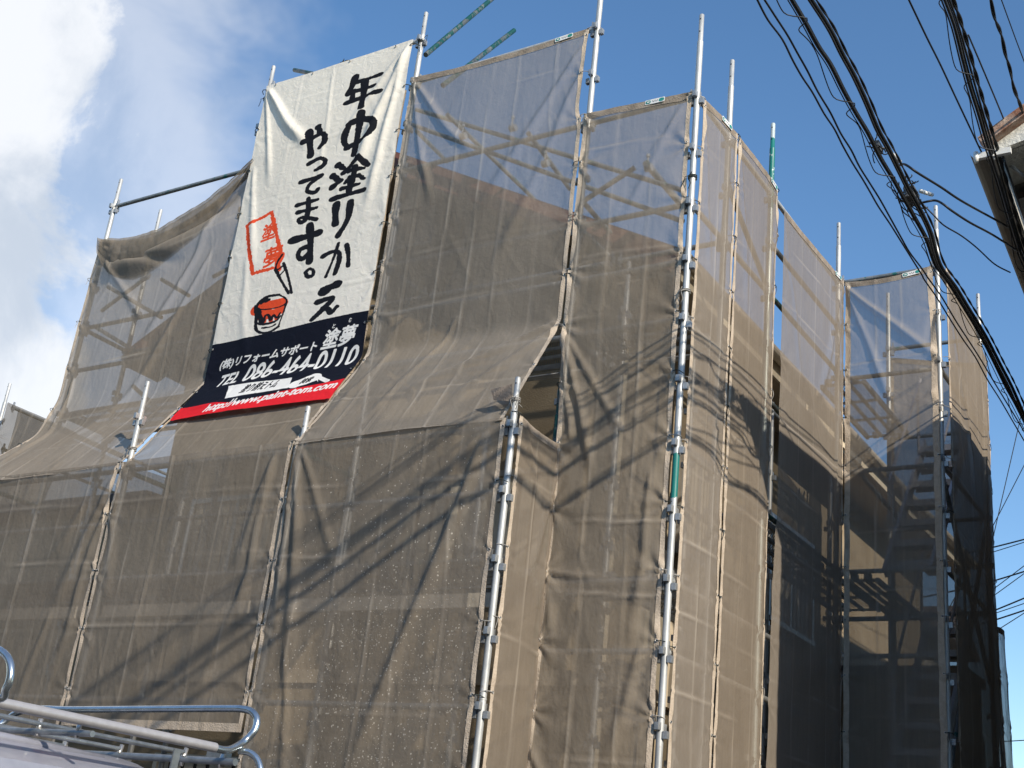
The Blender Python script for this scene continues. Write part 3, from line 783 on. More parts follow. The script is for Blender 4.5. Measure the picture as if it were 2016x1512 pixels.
# ================================================================ MESH SHEETS
def resample(ctrl, n, sm=0):
    c = np.array(ctrl, float)
    d = np.r_[0, np.cumsum(np.linalg.norm(np.diff(c, axis=0), axis=1))]
    t = np.linspace(0, d[-1], n)
    P = np.stack([np.interp(t, d, c[:, i]) for i in range(3)], 1)
    if sm:
        kw = np.hanning(2 * sm + 3)[1:-1]; kw /= kw.sum()
        Q = np.pad(P, ((sm, sm), (0, 0)), mode='edge')
        # reflect about the ends so that they stay put
        for i in range(sm):
            Q[i] = 2 * P[0] - P[sm - i]; Q[-1 - i] = 2 * P[-1] - P[-1 - (sm - i)]
        P = np.stack([np.convolve(Q[:, i], kw, 'valid') for i in range(3)], 1)
    return P, d[-1]

EYE = None
def eyelet_mesh():
    vs = []; fs = []; mi = []
    A_, B_ = 10, 4; R0, r0 = .0085, .0028
    for i in range(A_):
        a = 2 * math.pi * i / A_
        for j in range(B_):
            b_ = 2 * math.pi * j / B_
            vs.append(((R0 + r0 * math.cos(b_)) * math.cos(a), (R0 + r0 * math.cos(b_)) * math.sin(a), r0 * math.sin(b_)))
    for i in range(A_):
        for j in range(B_):
            fs.append((i * B_ + j, ((i + 1) % A_) * B_ + j, ((i + 1) % A_) * B_ + (j + 1) % B_, i * B_ + (j + 1) % B_)); mi.append(0)
    n0 = len(vs)
    for i in range(A_):
        a = 2 * math.pi * i / A_; vs.append((math.cos(a) * .007, math.sin(a) * .007, .0005))
    fs.append(tuple(range(n0, n0 + A_))); mi.append(1)  # black disc fills the ring as the dark of its hole
    return mk_mesh('eyelet', vs, fs, [M_RING, M_BLACK], True, mi)
EYE = eyelet_mesh()

class Sheet: pass
def grid_mesh(P, UV, mats, crease=None, smooth=True, name='mesh_cloth'):
    nv, nu = P.shape[:2]
    me = bpy.data.meshes.new(name)
    me.vertices.add(nu * nv); me.vertices.foreach_set('co', P.reshape(-1).astype(np.float32))
    idx = np.arange(nu * nv).reshape(nv, nu)
    q = np.stack([idx[:-1, :-1], idx[1:, :-1], idx[1:, 1:], idx[:-1, 1:]], -1).reshape(-1, 4)
    nq = len(q)
    me.loops.add(nq * 4); me.loops.foreach_set('vertex_index', q.reshape(-1).astype(np.int32))
    me.polygons.add(nq); me.polygons.foreach_set('loop_start', (np.arange(nq) * 4).astype(np.int32))
    me.polygons.foreach_set('loop_total', np.full(nq, 4, np.int32))
    if smooth: me.polygons.foreach_set('use_smooth', np.ones(nq, bool))
    me.materials.append(mats)
    me.update(calc_edges=True)
    ul = me.uv_layers.new(name='UVMap')
    ul.data.foreach_set('uv', UV.reshape(-1, 2)[q.reshape(-1)].reshape(-1).astype(np.float32))
    if crease is not None:
        at = me.attributes.new('crease', 'FLOAT', 'POINT'); at.data.foreach_set('value', crease.reshape(-1).astype(np.float32))
    me.validate(clean_customdata=False)
    return me

SEED = [0]
def sheet(label, L, R, out, mat=M_CLOTH, folds=(), sag=0.0, sagd=1.2, billow=.03, creases=6, crumple=1.0, ties=.47, hems='lrt', smk=6,
          scallop=.007, top_extra=None, hem_mat=None, du=.017, name='mesh_sheet', group='brown mesh sheets wrapping the scaffold', rough=1.0,
          eye=True, cord=True, hemw=.042, deform=None, foldk=.62):
    """cloth between two edge lines; out = direction the sheet faces; folds = (s0,t0,s1,t1,width,height) in metres"""
    SEED[0] += 1; sd = SEED[0]
    Wm = np.mean([np.linalg.norm(np.array(L[0]) - np.array(R[0])), np.linalg.norm(np.array(L[-1]) - np.array(R[-1]))])
    _, HL = resample(L, 3); _, HR = resample(R, 3); H = (HL + HR) / 2
    nu = max(int(Wm / du), 8); nv = max(int(H / (du * 1.15)), 10)
    A, _ = resample(L, nv, smk); B, _ = resample(R, nv, smk)
    s1 = np.linspace(0, 1, nu); t1 = np.linspace(0, 1, nv)
    S, T = np.meshgrid(s1, t1)
    sm, tm = S * Wm, T * H
    # edge scallops between ties
    sc = scallop * np.abs(np.sin(math.pi * tm / ties)) ** 1.0
    Se = S + (sc / Wm) * (1 - S) ** 3 - (sc / Wm) * S ** 3
    P = A[:, None, :] * (1 - Se[..., None]) + B[:, None, :] * Se[..., None]
    out = np.array(out, float); out /= np.linalg.norm(out)
    # local outward normal from base surface
    dS = B - A; dT = np.gradient((A + B) / 2, axis=0)
    nrm = np.cross(dS, dT); nrm /= np.linalg.norm(nrm, axis=1)[:, None]
    nrm *= np.sign(nrm @ out)[:, None]
    nrm = nrm[:, None, :]
    d = np.zeros_like(S); cr = np.zeros_like(S)
    ew = np.minimum(1, np.minimum(sm, Wm - sm) / .12)      # calmer at the tied edges
    d += billow * np.sin(math.pi * S) ** .8 * (.7 + .3 * fbm(sm * .6, tm * .35, sd, 2))
    d += .0075 * crumple * ew * fbm(sm * 1.7, tm * .9, sd + 5, 3)
    d += .0016 * crumple * fbm(sm * 9, tm * 5, sd + 9, 3)
    # packing creases: facets between slightly slanted vertical folds and level ones
    for k_ in range(1, creases):
        x0 = Wm * k_ / creases + .03 * math.sin(k_ * 2.1 + sd)
        xl = x0 + .02 * vnoise(tm * 1.3, tm * 0 + k_, sd) 
        q = (sm - xl)
        amp = (.45 + .55 * vnoise(tm * .9, tm * 0 + k_ * 3.3, sd + 2))
        d += .0062 * np.exp(-(q / .010) ** 2) * amp * rough
        d -= .0030 * np.exp(-((q - .022) / .010) ** 2) * amp * rough
        cr = np.maximum(cr, np.exp(-(q / .0075) ** 2) * (.25 + .75 * np.clip(.5 + vnoise(tm * 2.2, tm * 0 + k_, sd + 7), 0, 1)))
    lv = .30 + .1 * random.random()
    while lv < H:
        yl = lv + .02 * vnoise(sm * 2, sm * 0 + lv, sd + 1) + .012 * (S - .5)
        q = tm - yl
        am = np.clip(vnoise(sm * 1.6, sm * 0 + lv * 3, sd + 4) + .35, 0, 1)
        d += .0068 * np.exp(-(q / .010) ** 2) * am * rough - .0034 * np.exp(-((q + .02) / .012) ** 2) * am * rough
        cr = np.maximum(cr, .8 * np.exp(-(q / .007) ** 2) * am)
        lv += .48 + .10 * random.random()
    # little puckers at every tie
    nt = int(H / ties)
    for j in range(nt + 1):
        for side in (0, 1):
            dx = sm if side == 0 else Wm - sm; dy = tm - j * ties
            rr = np.sqrt(dx ** 2 + dy ** 2) + 1e-4
            an = np.arctan2(dy, dx)
            d += .0075 * crumple * np.exp(-rr / .14) * np.sin(an * 7 + j + side) * np.minimum(rr / .04, 1)
    # long crumples (random segments)
    for j in range(int(10 * Wm * crumple) + 4):
        x0, y0 = random.random() * Wm, random.random() * H
        a = random.choice((-1, 1)) * random.uniform(.9, 1.5); ln = random.uniform(.2, .9)
        x1, y1 = x0 + math.cos(a) * ln, y0 + math.sin(a) * ln
        ww = random.uniform(.010, .03); hh = random.uniform(.0015, .0045) * rough
        vx, vy = x1 - x0, y1 - y0; l2 = vx * vx + vy * vy
        tt = np.clip(((sm - x0) * vx + (tm - y0) * vy) / l2, 0, 1)
        ds = np.sqrt((sm - x0 - tt * vx) ** 2 + (tm - y0 - tt * vy) ** 2)
        d += hh * np.exp(-(ds / ww) ** 2) * np.sin(math.pi * np.clip(tt, .02, .98)) ** .5
    for (x0, y0, x1, y1, ww, hh) in folds:
        vx, vy = x1 - x0, y1 - y0; l2 = vx * vx + vy * vy
        tt = ((sm - x0) * vx + (tm - y0) * vy) / l2
        ln = math.sqrt(l2)
        side = ((sm - x0) * vy - (tm - y0) * vx) / ln
        wob = .03 * vnoise(tt * 3, tt * 0 + ww * 50, sd)
        env = np.clip(tt / .12, 0, 1) * np.clip((1 - tt) / .3, 0, 1); env = env * env * (3 - 2 * env)
        w2 = ww * (.45 + .9 * np.clip(tt, 0, 1))
        d += foldk * hh * env * np.exp(-((side + wob) / w2) ** 2)
    P = P + nrm * d[..., None]
    # a slack top edge droops
    if sag: P[..., 2] -= sag * (4 * S * (1 - S)) * np.exp(-tm / sagd)
    if deform is not None: P = deform(P, S, T, sm, tm)
    UV = np.stack([sm, tm], -1)
    org = P[0, 0].copy()
    root = thing(name, label, 'mesh sheet', org, group)
    root['label'] = label
    link('mesh_cloth', grid_mesh(P - org, UV, mat, cr), root)
    # true surface normals for stuck-on parts
    gs = np.gradient(P, axis=1); gt = np.gradient(P, axis=0); NN = np.cross(gs, gt); NN /= np.linalg.norm(NN, axis=2)[..., None]
    NN *= np.sign((NN * out).sum(2))[..., None]
    hm = hem_mat or M_HEM
    kc = max(2, int(round(hemw / (Wm / (nu - 1))))); kr = max(2, int(round(.055 / (H / (nv - 1)))))
    def strip(rs, cs, hm=hm):
        Q = P[rs, cs] + NN[rs, cs] * .0035
        Q2 = P[rs, cs] - NN[rs, cs] * .0035
        me = grid_mesh(np.concatenate([Q, Q2[::-1]], 0) - org if False else Q - org, UV[rs, cs], hm, None, name='hem')
        link('hem', me, root)
    if 'l' in hems: strip(slice(0, nv), slice(0, kc + 1))
    if 'r' in hems: strip(slice(0, nv), slice(nu - kc - 1, nu))
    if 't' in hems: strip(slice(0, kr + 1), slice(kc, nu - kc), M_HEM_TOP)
    if 'b' in hems: strip(slice(nv - kr - 1, nv), slice(kc, nu - kc))
    if eye:
        for j in range(nt + 1):
            r_ = min(int(j * ties / H * (nv - 1)) + (3 if j == 0 else 0), nv - 2)
            if P[r_, 0][2] < 1.9: continue
            for c_, ok in ((kc // 2 + 0, 'l' in hems), (nu - 1 - kc // 2, 'r' in hems)):
                if not ok: continue
                e = link('eyelet', EYE, root)
                nn = Vector(NN[r_, c_]); e.rotation_euler = nn.to_track_quat('Z', 'Y').to_euler()
                e.location = tuple(P[r_, c_] + NN[r_, c_] * .0055 - org)
    if cord:
        for j in range(0, nt + 1):
            r_ = min(int(j * ties / H * (nv - 1)), nv - 2)
            if P[r_, 0][2] < 1.9: continue
            for c_, ok, sgn in ((kc // 2, 'l' in hems, -1), (nu - 1 - kc // 2, 'r' in hems, 1)):
                if not ok or random.random() < .25: continue
                p0 = P[r_, c_] + NN[r_, c_] * .007
                tx = gs[r_, c_] / np.linalg.norm(gs[r_, c_]) * sgn
                pts = [p0 - org, p0 + tx * .03 + NN[r_, c_] * .004 - org, p0 + tx * .055 - NN[r_, c_] * .01 - org, p0 + tx * .07 - NN[r_, c_] * .045 - np.array([0, 0, .006]) - org]
                b_ = MB(); b_.tube(pts, .0032, 5)
                if random.random() < .4:
                    e = pts[1]; b_.tube([e, e + np.array([.004, 0, -.03]), e + np.array([-.006, -.004, -.075])], .0022, 4)
                b_.build('tie_cord', M_CORD_BLK if random.random() < .4 else M_CORD, root)
    r = Sheet(); r.P = P; r.N = NN; r.root = root; r.W = Wm; r.H = H; r.org = org; r.nu = nu; r.nv = nv; r.gs = gs; r.gt = gt
    return r

def add_tag(sh, s_m, t_m=.028, w=.17, h=.042):
    """printed maker's tag sewn on the top hem: white plate with two teal lozenges and small marks"""
    c = int(s_m / sh.W * (sh.nu - 1)); r_ = max(1, int(t_m / sh.H * (sh.nv - 1)))
    c = min(max(c, 1), sh.nu - 2)
    ux = sh.gs[r_, c] / np.linalg.norm(sh.gs[r_, c]); n_ = sh.N[r_, c]
    uz = np.cross(n_, ux); uz *= 1 if uz[2] > 0 else -1
    o = sh.P[r_, c] + n_ * .011 - sh.org
    def poly(pts, off, mi, mb):
        v = [o + ux * a + uz * b + n_ * off for a, b in pts]
        mb.add(v, [tuple(range(len(v)))], mi)
    mb = MB()
    def rr(x0, x1, y0, y1, rad):
        pts = []
        for cx, cy, a0 in ((x1 - rad, y1 - rad, 0), (x0 + rad, y1 - rad, 90), (x0 + rad, y0 + rad, 180), (x1 - rad, y0 + rad, 270)):
            for a in (0, 45, 90): pts.append((cx + rad * math.cos(math.radians(a0 + a)), cy + rad * math.sin(math.radians(a0 + a))))
        return pts
    poly(rr(-w / 2, w / 2, -h / 2, h / 2, .008), 0, 0, mb)
    poly(rr(-w / 2 + .006, -w / 2 + .050, -h / 2 + .006, h / 2 - .006, .014), .0012, 1, mb)
    poly(rr(w / 2 - .052, w / 2 - .006, -h / 2 + .006, h / 2 - .006, .014), .0012, 1, mb)
    poly(rr(-w / 2 + .018, -w / 2 + .040, -.006, .006, .003), .0024, 0, mb)
    for i, (a, b) in enumerate(((-.022, .004), (-.012, -.003), (-.002, .005), (.008, -.004), (.018, .003))):
        poly([(a, b - .005), (a + .007, b - .005), (a + .007, b + .004), (a, b + .004)], .0012, 2, mb)
    mb.build('printed_tag', [M_WHITE, M_TAGTEAL, M_TAGINK], sh.root)

FY = (0, -1, 0); FX = (1, 0, 0)
yu = YU - .085; yp = YP - .085
# -- left upper sheet (its slack head folded over), skirt out to the lower tier
def left_deform(P, S, T, sm, tm):
    rise = np.clip((S - .30) / .70, 0, 1) ** 1.35 * .44
    P[..., 2] += rise * np.exp(-tm / .9)
    P[..., 1] += -.13 * np.exp(-((tm - .34) / .15) ** 2) * np.sin(math.pi * np.clip(S, 0, 1)) ** .7
    P[..., 1] += .10 * np.exp(-((tm - .12) / .16) ** 2) * np.sin(math.pi * np.clip(S, 0, 1)) ** .6
    return P
sA = sheet('upper left mesh sheet with a slumped dark head, left of the banner', [(-10.27, yu, 7.31), (-10.30, yu, 5.5), (-10.42, yu - .06, 5.12), (-10.62, yp - .05, 4.44)],
           [(-8.195, yu, 7.31), (-8.205, yu, 5.42), (-8.34, yp - .004, 4.44)], FY, mat=M_CLOTH_DENSE, sag=.10, sagd=.6, billow=-.03, deform=left_deform,
           folds=((.1, .05, 1.5, .62, .045, -.05), (.1, .1, 1.1, 1.2, .04, .03), (1.9, .2, .9, 1.5, .05, .035), (1.9, .5, .6, 2.6, .05, .03), (.15, 1.5, .25, 3.0, .04, .04)), rough=1.1)
def folded_head():
    nu_, nv_ = 110, 36
    s_ = np.linspace(0, 1, nu_); q_ = np.linspace(0, 1, nv_); S, Q = np.meshgrid(s_, q_)
    c_ = np.clip((s_ * (sA.nu - 1)).round().astype(int), 0, sA.nu - 1)
    top = sA.P[0, c_].copy()
    depth = .46 * np.sin(math.pi * s_ ** .62) ** .8 + .12 * s_ * (1 - s_)
    P = top[None] + np.zeros((nv_, nu_, 3))
    P[..., 2] -= depth[None] * Q + .0
    P[..., 1] -= .045 + .09 * np.sin(math.pi * Q ** .8) * np.sin(math.pi * S) ** 1.0 + .012 * fbm(S * 14, Q * 3, 90, 3) + .03 * np.sin(math.pi * S) ** .5
    P[..., 2] += .012 * fbm(S * 9, Q * 2, 91, 2)
    me = grid_mesh(P - sA.org, np.stack([S * 1.95, Q * .5], -1), M_CLOTH, None)
    link('folded_head', me, sA.root)
    me = grid_mesh(P - sA.org + np.array([0, .02, -.01]), np.stack([S * 1.95 + .3, Q * .5], -1), M_CLOTH, None)
    link('folded_head', me, sA.root)
folded_head()
sB = sheet('upper mesh sheet hidden behind the white banner', [(-8.28, yu + .02, 8.1), (-8.30, yu + .02, 5.42), (-8.33, yp + .006, 4.42)], [(-6.45, yu + .02, 8.1), (-6.46, yu + .02, 5.42), (-6.44, yp + .006, 4.42)], FY, billow=.0, eye=False, cord=False)
sC = sheet('wide mesh sheet with sagging top right of the banner', [(-6.395, yu, 8.20), (-6.40, yu, 5.45), (-6.415, yp - .004, 4.44)], [(-4.585, yu + .04, 8.20), (-4.60, yu + .03, 7.4), (-4.538, yu, 7.2), (-4.545, yu, 5.46), (-4.56, yp + .03, 4.45)], FY, sag=.05, billow=.035,
           folds=((.02, .02, .9, 1.1, .04, .05), (.02, .0, .45, 1.5, .03, .035), (1.85, .1, .9, 1.7, .05, .04), (1.87, .3, 1.1, 2.4, .05, .03), (1.85, 2.72, .6, 3.6, .06, .05), (1.88, 2.74, 1.2, 3.75, .05, .045),
                  (.3, 2.7, .1, 3.8, .04, .03), (.9, 2.5, .5, 3.8, .03, .03)), hem_mat=M_HEM)
add_tag(sC, 1.62)
# -- narrow sheet left of the corner pole
sD = sheet('narrow full height mesh sheet between the triangular opening and the corner pole', [(-4.530, yu, 7.31), (-4.536, yu, 5.45), (-4.49, yu, 4.5), (-4.49, yu, .25)], [(-3.608, YU - .03, 7.30), (-3.606, YU - .03, .25)], FY, mat=M_CLOTH, billow=.02, creases=3, crumple=2.0, rough=1.6, foldk=.42,
           folds=((.0, 1.85, .35, 3.2, .03, .06), (.0, 1.9, .16, 3.0, .02, .05), (.0, 1.88, .6, 2.9, .03, .04), (.85, .1, .4, 1.1, .03, .035), (.85, .15, .5, .7, .02, .02),
                  (.0, 3.6, .12, 4.3, .03, .03), (.80, 4.2, .55, 5.1, .05, .05), (.05, 3.75, .5, 3.8, .02, .03), (.8, 3.0, .66, 4.4, .04, .05), (.02, 4.9, .4, 5.6, .04, .05)))
add_tag(sD, .62)
# -- lower tier
def low(x0, x1, label, zb, mat=M_CLOTH, folds=(), hems='lr', **kw):
    yr = kw.pop('yr', yp)
    return sheet(label, [(x0, yp, 4.475), (x0, yp, zb)], [(x1, yr, 4.475), (x1, yr, zb)], FY, mat=mat, folds=folds, hems=hems, foldk=.42, billow=kw.pop('billow', .012), smk=1, **kw)
kn = lambda s0, l: [(s0 - .02, .0, s0 - l * .35, 1.5, .05, .035)]
low(-12.3, -10.26, 'lower mesh sheet cut by the left edge of the photo', .25)
low(-10.245, -8.352, 'lower mesh sheet behind the van rack, left of the first lower seam', .25, folds=((1.9, .05, 1.45, 1.4, .06, .06), (1.9, .1, 1.65, 1.9, .04, .05), (1.88, .0, 1.2, .9, .04, .03), (1.5, 1.2, 1.2, 2.6, .05, .03)))
low(-8.338, -6.428, 'second lower mesh sheet, its bottom hem above the opening behind the rack', 2.32, folds=((1.78, .05, 1.5, 1.1, .05, .05), (1.78, .1, 1.65, 1.6, .04, .05), (.02, .1, .2, 1.3, .04, .03), (1.75, 1.0, 1.3, 2.1, .05, .035)), hems='lrb')
low(-6.414, -4.538, 'third lower mesh sheet with white paint specks', .25, yr=YP - .05, mat=M_CLOTH_SPECK, folds=((.02, .03, .35, 1.9, .05, .065), (.02, .05, .12, 1.6, .03, .05), (.03, .0, .7, 1.2, .04, .035), (1.76, .0, .9, 2.6, .05, .075), (1.76, .05, 1.35, 1.5, .04, .04), (1.76, .0, .5, 1.5, .05, .03), (.25, 1.5, .55, 3.2, .04, .035)))
# -- return panel at the free-standing pole
sR = sheet('narrow mesh panel turning back from the free standing pole to the opening', [(-4.475, YP + .02, 4.52), (-4.475, YP + .02, .25)], [(-4.475, YU - .03, 4.50), (-4.475, YU - .03, .25)], FX, mat=M_CLOTH_PALE, billow=.02, creases=2, sag=.03, sagd=.3, smk=1, crumple=.8,
           folds=((.6, .0, .25, 1.2, .03, .035), (.61, .05, .4, 1.5, .025, .03), (.05, .0, .3, .5, .03, .02)))
# -- right side
xr = XO + .08
s1_ = sheet('narrow mesh sheet just right of the corner pole', [(XO + .03, 7.412, 7.28), (XO + .03, 7.408, .25)], [(xr, 7.975, 7.28), (xr, 7.985, .25)], FX, mat=M_CLOTH_PALE, billow=.015, creases=2, crumple=.7, smk=1, folds=((.0, .1, .25, 1.5, .03, .03), (.5, .1, .3, 1.2, .03, .02)), hemw=.035)
add_tag(s1_, .36)
s2_ = sheet('mesh sheet on the right side before the dark vertical slot', [(xr, 7.992, 7.28), (xr, 8.005, .25)], [(xr, 8.86, 7.27), (xr, 8.84, .25)], FX, mat=M_CLOTH_PALE, billow=.02, creases=3, crumple=.7, smk=1, folds=((.02, .0, .3, 1.6, .03, .03), (.85, .1, .6, 1.6, .04, .03)), hemw=.04)
add_tag(s2_, .73)
s3_ = sheet('wide mesh sheet right of the dark slot, lower half in shade', [(xr, 9.03, 7.16), (xr, 9.03, 4.4), (xr, 8.98, 3.9), (xr, 8.93, .25)], [(xr, 10.62, 7.24), (xr, 10.62, .25)], FX, mat=M_CLOTH_PALE, billow=.03, creases=4, crumple=.8, sag=.02, smk=3,
            folds=((1.58, .0, 1.3, 1.3, .03, .05), (1.58, .05, .9, 1.5, .05, .04), (1.58, .1, 1.45, 2.2, .03, .05), (.03, .1, .5, 1.6, .04, .02)), hems='rt')
add_tag(s3_, 1.45)
s4_ = sheet('mesh sheet on the front of the stair tower with a slack diagonal fold', [(XO + .10, 10.605, 7.22), (XO + .10, 10.605, .25)], [(XS - .02, 10.62, 7.26), (XS + .01, 10.61, 6.4), (XS + .02, 10.61, .25)], FY, billow=.03, creases=3, crumple=1.0, sag=.05, sagd=.5, smk=1,
            folds=((.0, .02, 1.0, 1.1, .035, .07), (.0, .0, .5, 1.5, .03, .04), (.9, .1, .75, .9, .03, -.04), (.85, 1.2, .2, 1.9, .05, .04)), hemw=.05)
add_tag(s4_, .66)
s5_ = sheet('outer side mesh sheet of the stair tower at the far right', [(XS + .08, 10.70, 7.27), (XS + .08, 10.68, .25)], [(XS + .06, 12.36, 7.0), (XS + .05, 12.40, 4.2), (XS + .10, 12.45, .25)], FX, mat=M_CLOTH_DENSE, billow=.05, creases=5, crumple=1.0, smk=3,
            folds=((.05, .3, .9, 2.0, .05, .04), (1.5, .2, 1.1, 2.5, .05, .05), (1.5, 2.5, 1.3, 5.0, .06, .06)), hems='lr')
s6_ = sheet('back mesh sheet of the stair tower seen through the front one', [(XO, 12.41, 7.2), (XO, 12.41, .25)], [(XS + .03, 12.41, 7.0), (XS + .04, 12.41, .25)], FY, mat=M_CLOTH_DENSE, billow=-.03, creases=3, smk=1, eye=False, cord=False)
s7_ = sheet('mesh strip sticking out behind the stair tower at the lower right edge', [(XS + .02, 12.47, 4.3), (XS + .10, 12.5, .25)], [(XS + .04, 12.75, 4.3), (XS + .12, 12.85, .25)], FX, billow=.04, creases=3, smk=1, eye=False, cord=False)

# far left piece of scaffold
pole('FL', *aty(20, 755, 9.0)[:2], aty(20, 755, 9.0)[2], 'far left pole top at the left edge of the photo', group='upright scaffold poles')
_p = aty(20, 800, 9.0); rail(_p, _p + np.array([0, 3.2, -.02]), 'dark tube running back from the far left pole', M_DULL)
_q = aty(0, 882, 9.0) ; rail(_q, _q + np.array([0, 2.6, 0]), 'teal tube low beside the far left pole', M_TEAL)
sheet('small tattered dark mesh sheet at the far left', [_p + np.array([.12, .05, -.03]), _p + np.array([.05, .05, -3.0])], [_p + np.array([.12, 3.1, -.06]), _p + np.array([.05, 3.1, -3.0])], FX, mat=M_CLOTH_DARK, hems='', smk=1, crumple=2, eye=False, cord=False, sag=.1)
sheet('small brown mesh strip next to the far left pole', [_p + np.array([.16, -.15, -.02]), _p + np.array([.2, -.3, -2.5])], [_p + np.array([.16, .95, -.04]), _p + np.array([.16, .35, -2.5])], FX, mat=M_CLOTH_DIM, smk=1, crumple=2, eye=False, cord=False, hems='')

# ================================================================ THE BANNER
BX0, BX1, BZ0, BZK = -8.235, -6.425, 8.62, 5.42
BW = BX1 - BX0
SL = 1.12; slv = np.array([-.60, -.95]) / math.hypot(.60, .95)      # skirt direction in (Y, z)
YBN = 7.245
BH = (BZ0 - BZK) + .56
IW, IH = 905, 1880                                                 # 500 px per metre
def banner_uv(px, py):
    p = aty(px, py, YBN)
    if p[2] >= BZK: return np.array([(p[0] - BX0), (BZ0 - p[2])])
    lo, hi = 0.0, 1.2
    for _ in range(30):
        mid = (lo + hi) / 2; y = YBN + slv[0] * mid; z = BZK + slv[1] * mid
        q = aty(px, py, y)
        if q[2] < z: lo = mid
        else: hi = mid
    return np.array([q[0] - BX0, BZ0 - BZK + mid])
def to_img(p): u = banner_uv(*p); return u * 500.0
img = np.zeros((IH, IW, 3)); img[:] = (.82, .775, .69)
yy, xx = np.mgrid[0:IH, 0:IW].astype(float)
wob = fbm(xx / 9, yy / 9, 40, 3)
NAVY = np.array((.008, .010, .019)); RED = np.array((.72, .02, .03)); ORG = np.array((.80, .085, .03)); WHT = np.array((.80, .785, .75)); INK = np.array((.012, .013, .018))
def paint(mask, col, a=1.0):
    mk = np.clip(mask, 0, 1)[..., None] * a
    img[:] = img * (1 - mk) + col * mk
def crop2photo(pts, ox, oy, sc): return [(ox + x * sc, oy + y * sc) for x, y in pts]
def stroke(pts, width, col=INK, ragged=1.6, taper=True):
    """brush stroke: photo-space polyline, width in photo px"""
    P_ = [to_img(p) for p in pts]
    # chaikin smoothing
    for _ in range(2 if len(P_) > 2 else 0):
        Q = [P_[0]]
        for i in range(len(P_) - 1): Q += [P_[i] * .75 + P_[i + 1] * .25, P_[i] * .25 + P_[i + 1] * .75]
        P_ = Q + [P_[-1]]
    r = width * 4.8 / 2
    xs = [p[0] for p in P_]; ys_ = [p[1] for p in P_]
    x0, x1 = int(max(min(xs) - r - 8, 0)), int(min(max(xs) + r + 8, IW)); y0, y1 = int(max(min(ys_) - r - 8, 0)), int(min(max(ys_) + r + 8, IH))
    if x1 <= x0 or y1 <= y0: return
    X, Y = xx[y0:y1, x0:x1], yy[y0:y1, x0:x1]; best = np.full(X.shape, 1e9)
    n_ = len(P_)
    for i in range(n_ - 1):
        a, b = P_[i], P_[i + 1]; v = b - a; l2 = max(v @ v, 1e-6)
        t = np.clip(((X - a[0]) * v[0] + (Y - a[1]) * v[1]) / l2, 0, 1)
        dd = np.hypot(X - a[0] - t * v[0], (Y - a[1] - t * v[1]) * 1.42)
        g_ = (i + t) / (n_ - 1)
        rr = r * (1 - .18 * g_ + .12 * np.sin(g_ * 9 + n_)) if taper else r
        best = np.minimum(best, dd - rr)
    mk = np.clip(.5 - (best + wob[y0:y1, x0:x1] * ragged), 0, 1)[..., None]
    img[y0:y1, x0:x1] = img[y0:y1, x0:x1] * (1 - mk) + col * mk
def S2(pts, w_, **k_): stroke(crop2photo(pts, 340, 0, .3308), w_ * .3308, **k_)
def S3(pts, w_, **k_): stroke(crop2photo(pts, 340, 440, .2778), w_ * .2778, **k_)
def S1(pts, w_, **k_): stroke(crop2photo(pts, 0, 300, .3968), w_ * .3968, **k_)
def tri_raster(tris, col, grow=0.0):
    """fill triangles given in image px (anti-aliased 2x)"""
    if len(tris) == 0: return
    t_ = np.array(tris); x0 = int(max(t_[..., 0].min() - 3, 0)); x1 = int(min(t_[..., 0].max() + 4, IW)); y0 = int(max(t_[..., 1].min() - 3, 0)); y1 = int(min(t_[..., 1].max() + 4, IH))
    if x1 <= x0 or y1 <= y0: return
    SS = 3; acc = np.zeros(((y1 - y0) * SS, (x1 - x0) * SS), bool)
    for T_ in t_:
        q = (T_ - (x0, y0)) * SS
        a0, a1 = int(max(q[:, 0].min() - 1, 0)), int(min(q[:, 0].max() + 2, acc.shape[1])); b0, b1 = int(max(q[:, 1].min() - 1, 0)), int(min(q[:, 1].max() + 2, acc.shape[0]))
        if a1 <= a0 or b1 <= b0: continue
        Y, X = np.mgrid[b0:b1, a0:a1] + .5
        e = []
        for i in range(3):
            p, r_ = q[i], q[(i + 1) % 3]; e.append((r_[0] - p[0]) * (Y - p[1]) - (r_[1] - p[1]) * (X - p[0]))
        acc[b0:b1, a0:a1] |= ((e[0] >= 0) & (e[1] >= 0) & (e[2] >= 0)) | ((e[0] <= 0) & (e[1] <= 0) & (e[2] <= 0))
    if grow:
        g_ = int(round(grow * SS)); base = acc.copy()
        for dx in range(-g_, g_ + 1):
            for dy in range(-g_, g_ + 1):
                if dx * dx + dy * dy <= g_ * g_ and (dx or dy):
                    acc |= np.roll(np.roll(base, dx, 1), dy, 0)
    mk = acc.reshape(y1 - y0, SS, x1 - x0, SS).mean((1, 3))[..., None]
    img[y0:y1, x0:x1] = img[y0:y1, x0:x1] * (1 - mk) + col * mk
